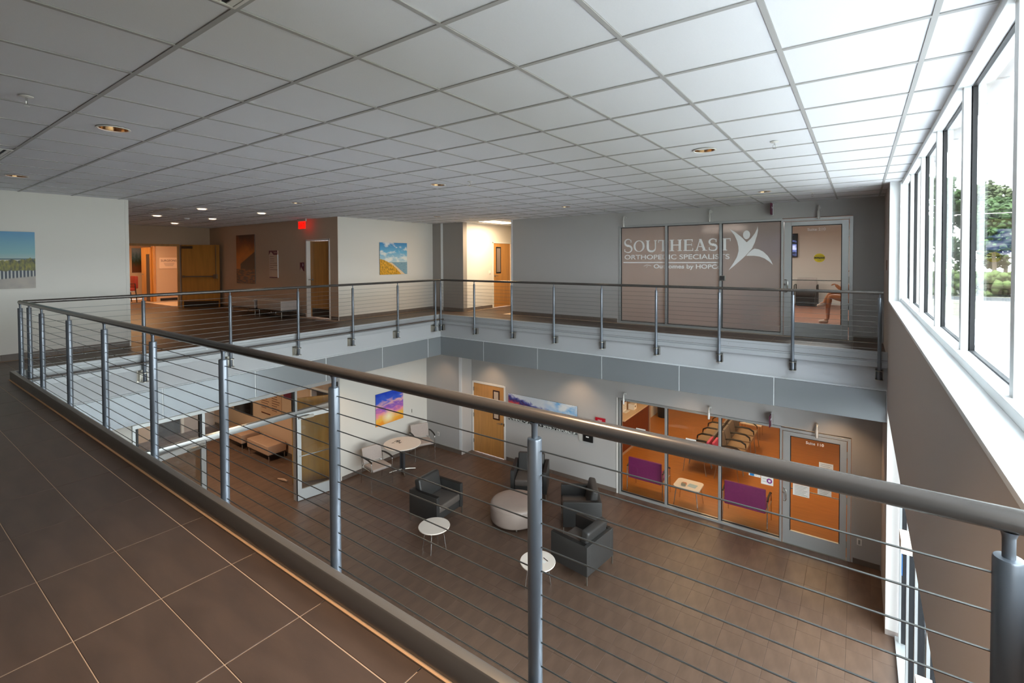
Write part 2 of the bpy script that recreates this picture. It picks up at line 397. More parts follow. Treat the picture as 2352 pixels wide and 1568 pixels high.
edge.box((-17, 1.5, ZC+.02), (-10.8, 7.4, ZC+.05)); edge.box((1.2, 9.6, ZC+.02), (7.2, 17.4, ZC+.05)); edge.box((-4.05, 9.2, ZC+.007), (1.2, 9.7, ZC+.022)); edge.box((-11, 1.5, ZC+.023), (7.1, 9.7, ZC+.026)); edge.box((-2.7, 9.5, ZC+.023), (-.9, 12.7, ZC+.026))
edge.build('border_tiles', ceil_tile, ce, smooth=0)['kind'] = 'stuff'

# ---------------- walls
def wall(name, m, boxes, label):
    w = MB()
    for lo, hi in boxes: w.box(lo, hi)
    o = w.build(name, m, None, smooth=0); return struct(o, label, 'wall')
T = 2.77
wall('wall_left', white_wall, [((XL-.16, -3.6, 0), (XL+.0, 1.944, T))], 'white wall at the left with the dune picture')
wall('wall_left_far', white_wall, [((XL-.3, 6.11, 0), (XL, 9.6, T))], 'white wall with the beach picture between hall and corner')
wall('wall_hall', cream_wall, [((-11.2, 6.11, 0), (-5.25, 6.3, T)), ((-4.2, 6.11, 0), (XL-.3, 6.3, T)), ((-5.25, 6.11, 2.03), (-4.2, 6.3, T)), ((XL-.31, 6.105, 0), (XL-.001, 6.12, T))], 'beige hall wall with exit sign and directory')
wall('wall_hall_end', cream_wall, [((-11.1, 5.22, 0), (-10.93, 6.2, T)), ((-11.1, 1.5, 0), (-10.93, 3.4, T)), ((-11.1, 3.4, 2.0), (-10.93, 5.22, T))], 'end wall of the hall above the double doors')
wall('wall_hall_near', cream_wall, [((-11.2, 1.8, 0), (XL-.16, 1.944, T))], 'near side wall of the hall')
wall('wall_rear_corridor', cream_wall, [((-14.65, 5.72, 0), (-14.5, 7.2, T)), ((-16.6, 7.2, 0), (-10.9, 7.3, T)), ((-16.7, 3.0, 0), (-16.6, 7.2, T)), ((-16.6, 3.0, 0), (-10.9, 3.1, T)), ((-14.65, 3.1, 2.05), (-14.5, 5.72, T))], 'peach lit corridor wall beyond the double doors')
wall('wall_alcove', dark_wall, [((XL, 9.336, 0), (-2.63, 9.5, T))], 'taupe wall beside the corridor opening')
wall('wall_corridor', white_wall, [((-2.8, 9.5, 0), (-2.63, 10.69, T)), ((-2.8, 11.66, 0), (-2.63, 13.2, T)), ((-2.8, 10.69, 2.03), (-2.63, 11.66, T)), ((-2.8, 13.1, 0), (-1.0, 13.25, T))], 'brightly lit white corridor wall')
wall('wall_far', grey_wall, [((-1.06, YF, 0), (2.04, YF+.14, T)), ((2.04, YF, 2.265), (6.54, YF+.14, T)), ((6.54, YF, 0), (7.2, YF+.14, T)), ((-1.06, YF+.13, 0), (-.95, 13.2, T))], 'grey far wall of the balcony around the clinic front')
wall('wall_right', right_wall_m, [((XW, -3.6, -.72), (7.32, 7.65, .872)), ((XW, -3.6, .872), (7.32, -.80, T)), ((XW, 7.65, -.72), (7.32, YF+.1, T)), ((XW, 7.8, G), (7.32, YF+.1, -.72)), ((XW, -3.6, G), (7.32, -.6, -.72))], 'warm grey window wall at the right')
wall('wall_back', dark_wall, [((-4, -3.75, G), (7.3, -3.6, T))], 'wall behind the balcony')
wall('wall_suite_upper', white_wall, [((1.2, 9.6, 0), (1.3, 17.3, T)), ((6.95, 9.7, 0), (7.1, 17.3, T)), ((1.2, 17.2, 0), (7.1, 17.35, T))], 'inner walls of the upper waiting room')
# lobby walls
wall('wall_lobby_left', white_wall, [((-4.06, 6.14, G), (-3.93, 9.2, -.92)), ((-4.06, -3.6, G), (-3.93, 1.955, -.92)), ((-4.06, 1.95, -1.44), (-3.90, 6.16, -.92))], 'white lobby wall with the sunset picture')
wall('wall_lobby_corner', grey_wall, [((-3.95, 9.12, G), (-2.52, 9.3, -.92)), ((-2.66, 9.13, G), (-2.525, 9.62, -.92))], 'grey lobby corner pier beside the veneered door')
wall('wall_lobby_far', grey_wall, [((-2.6, YF, G), (-2.47, YF+.14, -.92)), ((-1.33, YF, G), (2.02, YF+.14, -.92)), ((-2.47, YF, -2.01), (-1.33, YF+.14, -.92)), ((2.02, YF, -1.77), (6.55, YF+.14, -.92)), ((6.55, YF, G), (7.1, YF+.14, -.92))], 'grey lobby far wall around the lower clinic front')
wall('wall_suite_lower', white_wall, [((.62, 13.86, G), (.74, 17, -1)), ((6.95, 9.7, G), (7.1, 17, -1)), ((-.6, 16.9, G), (7, 17, -1)), ((-.6, 9.7, G), (-.5, 17, -1))], 'inner walls of the lower waiting room')
wall('wall_vestibule', cream_wall, [((-11.3, 6.25, G), (-5.3, 6.4, -1.2)), ((-4.35, 6.25, G), (-4.06, 6.4, -1.2)), ((-5.3, 6.25, -1.92), (-4.35, 6.4, -1.2)), ((-11.3, 5.3, G), (-11.15, 6.3, -1.2)), ((-13.5, 4.4, G), (-11.3, 4.5, -1.2)), ((-11.3, -1, G), (-11.15, 4.4, -1.2)), ((-13.6, 4.4, G), (-13.45, 6.4, -1.2)), ((-13.6, 6.25, G), (-11.2, 6.4, -1.2)), ((-11.3, -1.1, G), (-4.0, -1, -1.2))], 'beige wall of the vestibule with benches')
soff = MB()
soff.box((-4.06, CY1, -.922), (7.3, YF+.1, -.90)); soff.box((-4.06, -3.6, -.922), (CX0, CY1, -.90)); soff.box((CX0, -3.6, -.922), (7.3, CY0, -.90))
soff.build('soffit', gyp_m, None, smooth=0); struct(bpy.data.objects['soffit'], 'white soffit under the balcony', 'ceiling')
struct(bx('ceiling_suite_lower', ceil_tile, (-.6, YF+.13, -1.12), (7.1, 17, -1.06)), 'ceiling of the lower waiting room', 'ceiling')
struct(bx('ceiling_vestibule', ceil_tile, (-13.5, -1.1, -1.27), (-4.06, 6.4, -1.2)), 'ceiling of the vestibule', 'ceiling')
bx('trim_1', bead_m, (-3.50, 9.322, 0), (-3.42, 9.34, T)); struct(bpy.data.objects['trim_1'], 'pale vertical strip on the taupe wall', 'trim')
bx('trim_2', bead_m, (-1.075, YF-.012, 0), (-1.03, YF+.002, T)); struct(bpy.data.objects['trim_2'], 'pale corner bead where the grey wall ends', 'trim')
bx('trim_3', bead_m, (-2.62, 9.112, G), (-2.518, 9.123, -.92)); struct(bpy.data.objects['trim_3'], 'pale corner bead of the lobby pier', 'trim')
bx('trim_4', white_wall, (XL-.17, 1.9, 0), (XL+.006, 1.95, T)); struct(bpy.data.objects['trim_4'], 'white corner bead where the left wall ends', 'trim')
bx('trim_5', white_trim, (1.985, YF-.012, G), (2.02, YF+.002, -1.77)); struct(bpy.data.objects['trim_5'], 'white corner strip left of the lower clinic front', 'trim')

# ---------------- baseboards of cut tile
def base(name, x0, y0, x1, y1, z, nx, ny, label, h=.095, t=.012):
    L = math.hypot(x1-x0, y1-y0); n = max(1, int(round(L/.305))); dx, dy = (x1-x0)/n, (y1-y0)/n
    r = empty(name, (x0, y0, z)); struct(r, label, 'baseboard')
    g = .0015
    along_x = abs(dx) > abs(dy)
    l = (abs(dx) if along_x else abs(dy))-2*g
    if along_x: me = MB().box((-l/2, 0 if ny > 0 else -t, 0), (l/2, t if ny > 0 else 0, h)).mesh('tile', base_tile, smooth=0)
    else: me = MB().box((0 if nx > 0 else -t, -l/2, 0), (t if nx > 0 else 0, l/2, h)).mesh('tile', base_tile, smooth=0)
    for i in range(n): inst('tile', me, (dx*(i+.5), dy*(i+.5), .0005), r)
base('baseboard_left', XL, -1.5, XL, 1.93, 0, 1, 0, 'tile baseboard of the left white wall')
base('baseboard_left_far', XL, 6.12, XL, 9.32, 0, 1, 0, 'tile baseboard below the beach picture')
base('baseboard_alcove', XL+.02, 9.336, -2.64, 9.336, 0, 0, -1, 'tile baseboard of the taupe wall')
base('baseboard_corridor', -2.63, 9.34, -2.63, 10.66, 0, 1, 0, 'tile baseboard of the lit corridor')
base('baseboard_far', -1.04, YF, 2.0, YF, 0, 0, -1, 'tile baseboard of the grey far wall')
base('baseboard_far_right', 6.56, YF, 6.97, YF, 0, 0, -1, 'tile baseboard right of the upper clinic door')
base('baseboard_hall', -10.9, 6.11, -5.3, 6.11, 0, 0, -1, 'tile baseboard of the hall wall')
base('baseboard_hall_corner', -4.15, 6.11, XL, 6.11, 0, 0, -1, 'tile baseboard right of the hall door')
base('baseboard_lobby_left', -3.93, 6.2, -3.93, 9.1, G, 1, 0, 'tile baseboard of the white lobby wall')
base('baseboard_lobby_corner', -3.9, 9.12, -2.53, 9.12, G, 0, -1, 'tile baseboard of the lobby pier')
base('baseboard_lobby_far', -1.27, YF, 1.98, YF, G, 0, -1, 'tile baseboard of the lobby far wall')
base('baseboard_lobby_right', 6.58, YF, 6.98, YF, G, 0, -1, 'dark tile baseboard right of the lower clinic door')
base('baseboard_vestibule', -11.1, 6.25, -5.4, 6.25, G, 0, -1, 'tile baseboard behind the vestibule benches')

# ---------------- balcony edge: curb, plates, fascia panels
def mitre(prof, m, name, parent, sides='LFN', smooth=0):
    # prof: list of (offset towards the atrium, z); walks near edge, left edge, far edge
    for s_ in sides:
        w = MB()
        A = []
        if s_ == 'N': A = [((CX0+o, CY0+o, z), (CX1, CY0+o, z)) for o, z in prof]
        if s_ == 'L': A = [((CX0+o, CY0+o, z), (CX0+o, CY1-o, z)) for o, z in prof]
        if s_ == 'F': A = [((CX0+o, CY1-o, z), (CX1, CY1-o, z)) for o, z in prof]
        n = len(A); w.v = [p for q in A for p in q]
        for i in range(n): j = (i+1) % n; w.f.append((2*i, 2*j, 2*j+1, 2*i+1))
        w.f.append(tuple(2*i for i in range(n))); w.f.append(tuple(2*i+1 for i in reversed(range(n))))
        o = w.build(name, m, parent, smooth=smooth)
te = empty('trim_6', (CX0, CY0, 0)); struct(te, 'grey metal edge of the balcony around the atrium', 'trim')
mitre([(-.022, 0), (-.022, .104), (-.018, .111), (-.008, .115), (.012, .115), (.02, .110), (.022, .10), (.022, -.04), (.0, -.04), (0, 0)], curb_m, 'curb', te, 'N', smooth=30)
mitre([(-.022, 0), (-.022, .11), (.022, .11), (.022, -.04), (0, -.04), (0, 0)], edge_m, 'curb', te, 'LF')
mitre([(.0, -.042), (.0, -.125), (.012, -.125), (.045, -.118), (.045, -.05), (.03, -.042)], edge_m, 'edge_channel', te)
mitre([(-.05, -.125), (-.05, -.47), (-.02, -.47), (-.02, -.125)], gyp_m, 'fascia_board', te)
mitre([(-.05, -.445), (-.05, -.465), (.012, -.465), (.012, -.457), (-.018, -.445)], bead_m, 'reveal_trim', te)
mitre([(-.018, -.012), (-.018, -.016), (.0235, -.016), (.0235, -.012)], grout_l, 'plate_seam', te, 'LF')
mitre([(-.034, 0), (-.034, .006), (-.022, .009), (-.022, 0)], mat('caulk_bead', '#c9a27c', .6), 'caulk_line', te, 'NLF')
sc = MB().cyl((0,0,0), (0,0,.003), .006, 8)
scm = MB().cyl((0,0,0), (0,-.003,0), .006, 8).mesh('screw', satin); scl = MB().cyl((0,0,0), (.003,0,0), .006, 8).mesh('screw', satin)
for k in range(15):
    inst('screw', scm, (.3+k*.6, CY1-CY0-.022, .035 if k % 2 else -.005), te)
for k in range(12):
    inst('screw', scl, (.022, .35+k*.6, .035 if k % 2 else -.005), te)
pf = empty('trim_7', (CX0, CY0, -.7)); struct(pf, 'grey metal fascia panels hanging below the balcony edge', 'trim')
zt, zb = -.467, -.925
def pan(p0, p1, side):
    # a panel between two positions along an edge, with a pale bead at its end
    g = .008
    if side == 'F': MB().box((p0+g, CY1-.02, zb), (p1-g, CY1+.03, zt)).build('panel', panel_m, pf, bevel=.002, seg=1); bx('joint_bead', bead_m, (p1-g, CY1-.014, zb), (p1+g, CY1+.03, zt), pf)
    if side == 'L': MB().box((CX0-.03, p0+g, zb), (CX0+.02, p1-g, zt)).build('panel', panel_m, pf, bevel=.002, seg=1); bx('joint_bead', bead_m, (CX0-.03, p1-g, zb), (CX0+.014, p1+g, zt), pf)
    if side == 'N': MB().box((p0+g, CY0-.03, zb), (p1-g, CY0+.02, zt)).build('panel', panel_m, pf, bevel=.002, seg=1)
fx = [CX0+.0, -.66, .876, 2.42, 3.967, 5.51, 6.985]
for a_, b_ in zip(fx, fx[1:]): pan(a_, b_, 'F')
ly = [.26, 1.83, 3.22, 4.605, 6.004, 7.404, 7.85]
for a_, b_ in zip(ly, ly[1:]): pan(a_, b_, 'L')
for k in range(6): pan(CX0+k*1.51, CX0+(k+1)*1.51, 'N')

# ---------------- railings
RX0, RYN, RYF, RS, ZR, ZCAP, ZB = -2.0014, .303, 7.7818, 1.1116, .9855, .9115, -.2944
def rod(p0, p1, r, n=16): return MB().cyl(p0, p1, r, n)
def post(parent, x, y, dx, dy):
    w = MB().lathe([(0, ZB), (.0235, ZB), (.0243, ZB+.002), (.0243, ZCAP-.005), (.0225, ZCAP-.001), (.019, ZCAP), (0, ZCAP)], (x, y, 0), 24)
    p = w.build('post', steel_paint, parent)
    sp = MB().lathe([(.0105, ZCAP-.01), (.0105, ZR-.035), (.013, ZR-.026), (.018, ZR-.02)], (x, y, 0), 16).build('spigot', steel_paint, p)
    # side bracket: base plate on the fascia, two half round flanges, a box between
    b = MB(); ux, uy = -dx, -dy   # towards the slab
    off = .115
    def B(u0, u1, v0, v1, z0, z1):
        pts = [(x+ux*u0+(-uy)*v0, y+uy*u0+ux*v0), (x+ux*u1+(-uy)*v1, y+uy*u1+ux*v1)]
        lo = (min(pts[0][0], pts[1][0]), min(pts[0][1], pts[1][1]), z0); hi = (max(pts[0][0], pts[1][0]), max(pts[0][1], pts[1][1]), z1); b.box(lo, hi)
    B(off-.008, off, -.065, .065, -.31, -.135)
    B(.03, off, -.048, -.042, -.29, -.155); B(.03, off, .042, .048, -.29, -.155)
    for z0 in (-.165, -.296):
        poly = [(off, -.05), (off, .05), (0, .05)]+[(-.05*math.sin(t*PI/8), .05*math.cos(t*PI/8)) for t in range(1, 8)]+[(0, -.05)]
        b.prism(poly, lambda u, v: (x+ux*u-uy*v, y+uy*u+ux*v, z0), lambda u, v: (x+ux*u-uy*v, y+uy*u+ux*v, z0+.008))
    b.build('bracket', satin, p, smooth=0)
    return p
def railing(label, pts, handrail, cables, ddir, rail_loc):
    r = thing('cable_railing', label, 'railing', rail_loc)
    h = MB().tube(handrail, .024, 20).build('handrail', rail_paint, r)
    for (x, y) in pts: post(r, x, y, *ddir)
    for k in range(11):
        z = .873-k*.0794
        (x0, y0), (x1, y1) = cables
        MB().cyl((x0, y0, z), (x1, y1, z), .0024, 6).build('cable', cable_m, r)
    # small swage sleeves where cables enter the posts
    return r
xe = RX0+8*RS
railing('long near steel cable railing crossing the foreground, with nine silver posts', [(RX0+k*RS, RYN) for k in range(9)],
        [(RX0-.0, RYN, ZR), (RX0+.05, RYN, ZR), (xe+.06, RYN, ZR)], ((RX0, RYN), (xe, RYN)), (0, 1), (RX0, RYN, 0))
railing('steel cable railing along the left side of the atrium, in front of the hall', [(RX0, .3825+k*1.2024) for k in range(7)],
        [(RX0, RYN+.024, ZR), (RX0, RYN+.05, ZR), (RX0, RYF-.024, ZR)], ((RX0, .3825), (RX0, .3825+6*1.2024)), (1, 0), (RX0, .3825, 0))
railing('steel cable railing along the far side of the atrium, before the clinic front', [(RX0+k*RS, RYF) for k in range(9)],
        [(RX0, RYF, ZR), (RX0+.02, RYF, ZR), (xe+.04, RYF, ZR)], ((RX0, RYF), (xe, RYF)), (0, -1), (RX0, RYF, 0))

# ---------------- window wall, upper strip
w4 = empty('window_4', (7.2, 1.8, .886)); struct(w4, 'long ribbon window of the right wall with white mullions', 'window')
bx('sill', alu_w, (XW-.004, -.80, .86), (7.13, 7.655, .886), w4, bevel=.003)
bx('jamb', alu_w, (XW-.003, 7.64, .886), (7.14, 7.655, ZC+.02), w4)
fr = MB()
fr.box((7.12, -.80, .886), (7.24, 7.66, .935)).box((7.12, -.80, ZC-.045), (7.24, 7.66, ZC+.03)); fr.box((7.10, 7.57, .886), (7.24, 7.66, ZC))
fr.build('window_frame', alu_w, w4, smooth=0, bevel=.002, seg=1)
bx('head_closure', right_wall_m, (7.13, -3.7, ZC+.02), (7.36, 7.66, 2.78), w4)
mys = [2.95+1.235*k for k in range(-2, 4)]
for y in mys:
    bx('mullion', alu_w, (7.15, y-.032, .90), (7.185, y+.032, ZC-.02), w4, bevel=.003)
    bx('gasket', gasket, (7.185, y-.03, .93), (7.212, y+.03, ZC-.04), w4)
eds = [-.80]+mys+[7.6]
for y0, y1 in zip(eds, eds[1:]):
    if y1-y0 < .2: continue
    bx('glass_pane', wglass, (7.200, y0+.03, .93), (7.206, y1-.03, ZC-.04), w4)
    g_ = MB(); g_.box((7.19, y0+.03, .935), (7.212, y0+.04, ZC-.045)).box((7.19, y1-.04, .935), (7.212, y1-.03, ZC-.045)).box((7.19, y0+.04, .935), (7.212, y1-.04, .943)).box((7.19, y0+.04, ZC-.053), (7.212, y1-.04, ZC-.045))
    g_.build('gasket', gasket, w4, smooth=0)
# lower entrance glazing
w5 = empty('window_5', (7.15, 3.0, G)); struct(w5, 'glazed entrance below the ribbon window', 'window')
bx('jamb', white_trim, (XW+.001, 7.765, G+.1), (7.24, 7.80, -.72), w5)
bx('header', right_wall_m, (XW+.002, -.6, -.74), (7.24, 7.8, -.722), w5)
bx('sill', alu, (7.10, -.6, G), (7.26, 7.76, G+.05), w5)
lower_m = [7.66, 6.45, 5.4, 4.35, 3.3, 2.25, 1.2, .15]
for y in lower_m: bx('mullion', alu, (7.14, y-.03, G+.05), (7.165, y+.03, -.74), w5); bx('gasket', gasket, (7.165, y-.028, G+.05), (7.22, y+.028, -.74), w5)
for y0, y1 in zip(lower_m[1:], lower_m): bx('glass_pane', wglass, (7.2, y0+.03, G+.05), (7.206, y1-.03, -.74), w5)
bx('operator_box', mat('peach_sensor_box', '#e2cdbd', .5), (7.0, 5.0, -1.42), (7.09, 5.25, -1.29), w5)
bx('operator_box', MATS['peach_sensor_box'], (6.995, 3.2, -1.62), (7.09, 3.42, -1.5), w5)
bx('door_closer', black_p, (7.0, 2.98, -1.86), (7.08, 3.18, -1.66), w5)
bx('pull_bar', black_p, (7.02, 3.05, -3.4), (7.05, 3.08, -1.86), w5)
bx('blue_tape', mat('blue_tape', '#2f7fd6', .5), (7.095, 6.42, -2.38), (7.1, 6.48, -2.14), w5)

# ---------------- storefronts
def frame_box(parent, x0, x1, z0, z1, y, w=.045, d=.10, m=alu, name='frame'):
    f_ = MB(); f_.box((x0, y-.012, z0), (x0+w, y+d, z1)).box((x1-w, y-.012, z0), (x1, y+d, z1)).box((x0+w, y-.012, z1-w), (x1-w, y+d, z1)).box((x0+w, y-.012, z0), (x1-w, y+d, z0+w))
    return f_.build(name, m, parent, smooth=0, bevel=.002, seg=1)
def front(nm, label, z0, z1, gm):
    w = empty(nm, (2.04, YF, z0)); struct(w, label, 'window')
    xs = [2.04, 3.155, 4.288, 5.40]
    mb = MB(); mb.box((2.04, YF-.012, z0), (5.42, YF+.11, z0+.05)).box((2.04, YF-.012, z1-.045), (5.42, YF+.11, z1)).box((2.04, YF-.012, z0+.05), (2.085, YF+.11, z1-.045))
    mb.build('window_frame', alu, w, smooth=0, bevel=.002, seg=1)
    for x in (3.155, 4.288): bx('mullion', alu, (x-.024, YF-.012, z0+.05), (x+.024, YF+.11, z1-.045), w, bevel=.002)
    for x0, x1 in ((2.085, 3.131), (3.179, 4.264), (4.312, 5.40)):
        bx('glass_pane', gm, (x0, YF+.045, z0+.05), (x1, YF+.052, z1-.045), w)
        g_ = MB(); g_.box((x0, YF+.03, z0+.05), (x0+.012, YF+.06, z1-.045)).box((x1-.012, YF+.03, z0+.05), (x1, YF+.06, z1-.045)).box((x0, YF+.03, z1-.057), (x1, YF+.06, z1-.045)).box((x0, YF+.03, z0+.05), (x1, YF+.06, z0+.06))
        g_.build('gasket', gasket, w, smooth=0)
    return w
win1 = front('window_1', 'frosted glass front of the upper clinic with its white lettering', .0, 2.265, frost)
win2 = front('window_2', 'clear glass front of the lower waiting room', G, -1.775, glass)
def glass_door(nm, label, z0, suite):
    d = empty(nm, (5.4, YF, z0)); struct(d, label, 'door')
    H = 2.25
    f_ = MB(); f_.box((5.40, YF-.014, z0), (5.44, YF+.11, z0+H)).box((6.49, YF-.014, z0), (6.545, YF+.11, z0+H)).box((5.44, YF-.014, z0+H-.05), (6.49, YF+.11, z0+H))
    f_.build('door_frame', alu, d, smooth=0, bevel=.002, seg=1)
    lf = MB(); x0, x1 = 5.452, 6.48; y0, y1 = YF-.008, YF+.038
    lf.box((x0, y0, z0+.01), (5.575, y1, z0+2.19)).box((6.378, y0, z0+.01), (x1, y1, z0+2.19)).box((5.575, y0, z0+2.115), (6.378, y1, z0+2.19)).box((5.575, y0, z0+.01), (6.378, y1, z0+.27))
    l = lf.build('leaf', alu, d, smooth=0, bevel=.002, seg=1)
    bx('glass_pane', glass, (5.575, YF+.01, z0+.27), (6.378, YF+.016, z0+2.115), d)
    g_ = MB(); g_.box((5.575, y0+.004, z0+.27), (5.587, y1, z0+2.115)).box((6.366, y0+.004, z0+.27), (6.378, y1, z0+2.115)).box((5.575, y0+.004, z0+2.103), (6.378, y1, z0+2.115))
    g_.build('gasket', gasket, d, smooth=0)
    for z in (.3, 1.1, 1.95): bx('hinge', satin, (6.478, YF-.022, z0+z-.06), (6.494, YF-.006, z0+z+.06), d)
    bx('push_bar', chrome, (5.58, YF+.04, z0+1.07), (6.375, YF+.055, z0+1.085), d)
    MB().tube([(5.475, YF-.01, z0+1.08), (5.475, YF-.05, z0+1.085), (5.505, YF-.062, z0+1.08), (5.52, YF-.065, z0+1.05), (5.52, YF-.065, z0+.88), (5.505, YF-.062, z0+.85), (5.475, YF-.05, z0+.845), (5.475, YF-.01, z0+.85)], .0095, 10).build('pull_handle', chrome, d)
    MB().cyl((5.465, YF-.008, z0+.99), (5.465, YF-.022, z0+.99), .018, 20).build('lock', chrome, d)
    bx('threshold', satin, (5.44, YF-.03, z0), (6.49, YF+.1, z0+.009), d)
    text(suite, .072, (5.98, YF+.004, z0+2.01), 'y-', vinyl, d, width=.29, bold=.001)
    st = MB().cyl((0, 0, 0), (0, .001, 0), .09, 32)
    st.v = [(x*1.0+6.03, y+YF+.005, z*.9+z0+1.5) for x, y, z in st.v]
    s_ = st.build('caution_sticker', mat('yellow_sticker', '#f0d010', .5), d)
    bx('sticker_band', black_p, (5.945, YF+.003, z0+1.48), (6.115, YF+.0045, z0+1.52), s_)
    text('CAUTION', .036, (6.03, YF+.0025, z0+1.486), 'y-', MATS['yellow_sticker'], s_)
    text('AUTOMATIC', .02, (6.03, YF+.003, z0+1.535), 'y-', black_p, s_)
    text('DOOR', .02, (6.03, YF+.003, z0+1.45), 'y-', black_p, s_)
    return d
d230 = glass_door('door_1', 'glass door of the upper clinic, lettered Suite 210', 0, 'Suite 210')
d110 = glass_door('door_2', 'glass door of the lower waiting room, lettered Suite 110', G, 'Suite 110')
# papers taped to the lower door and glass
def sheet(x0, z1, x1, z0, label, lines=6, y=YF+.003, cat='sign', extra=None):
    t = thing('paper_notice', label, cat, (x0, y, z0))
    bx('sheet', paper, (x0, y-.001, z0), (x1, y, z1), t)
    ln = MB()
    for i in range(lines):
        z = z1-(i+1)*(z1-z0)/(lines+1); ln.box((x0+(x1-x0)*.12, y-.0016, z-.0035), (x1-(x1-x0)*(.12+.2*((i*7) % 3)/2), y-.001, z+.0035))
    if lines: ln.build('text_lines', paper_g, t, smooth=0)['kind'] = 'stuff'
    if extra: extra(t)
    return t
sheet(5.625, -2.84, 5.90, -3.06, 'paper notice with text columns taped left on the lower clinic door', 7)
sheet(6.05, -2.325, 6.275, -2.62, 'paper notice taped high on the right side of the lower clinic door', 8)
sheet(6.03, -2.74, 6.25, -2.94, 'paper notice hanging below the rail on the right of the lower clinic door', 6)
def ex1(t): bx('blue_picture', mat('blue_ink', '#1f7fc4', .6), (4.86, YF+.038, -2.895), (4.94, YF+.0395, -2.85), t)
sheet(4.84, -2.78, 5.055, -2.90, 'small notice with a blue picture taped to the right glass pane', 3, y=YF+.04, extra=ex1)
def ex2(t):
    m_ = MB().lathe([(.024, 0), (.05, 0), (.05, .0015), (.024, .0015)], (0, 0, 0), 24); m_.v = [(x+5.215, YF+.0395-z, y-2.925) for x, y, z in m_.v]
    m_.build('round_emblem', mat('violet_ink', '#8a3a8c', .6), t)
sheet(5.065, -2.845, 5.285, -3.01, 'white notice with a round purple emblem next to the lower door', 2, y=YF+.04, extra=ex2)
sheet(2.45, -2.41, 2.675, -2.58, 'white paper note on the left lower glass pane, half behind the handrail', 3, y=YF+.04)
sheet(3.58, -2.405, 3.80, -2.58, 'white paper note on the middle lower glass pane, half behind the handrail', 3, y=YF+.04)
# pad on the mullion
kp = thing('access_keypad', 'small dark card reader on the mullion of the upper clinic front', 'keypad', (4.33, YF-.02, 1.03))
bx('housing', satin, (4.275, YF-.035, 1.035), (4.395, YF-.013, 1.145), kp, bevel=.006); bx('face', mat('dark_keypad', '#3c3c3c', .4), (4.285, YF-.038, 1.045), (4.375, YF-.035, 1.135), kp)

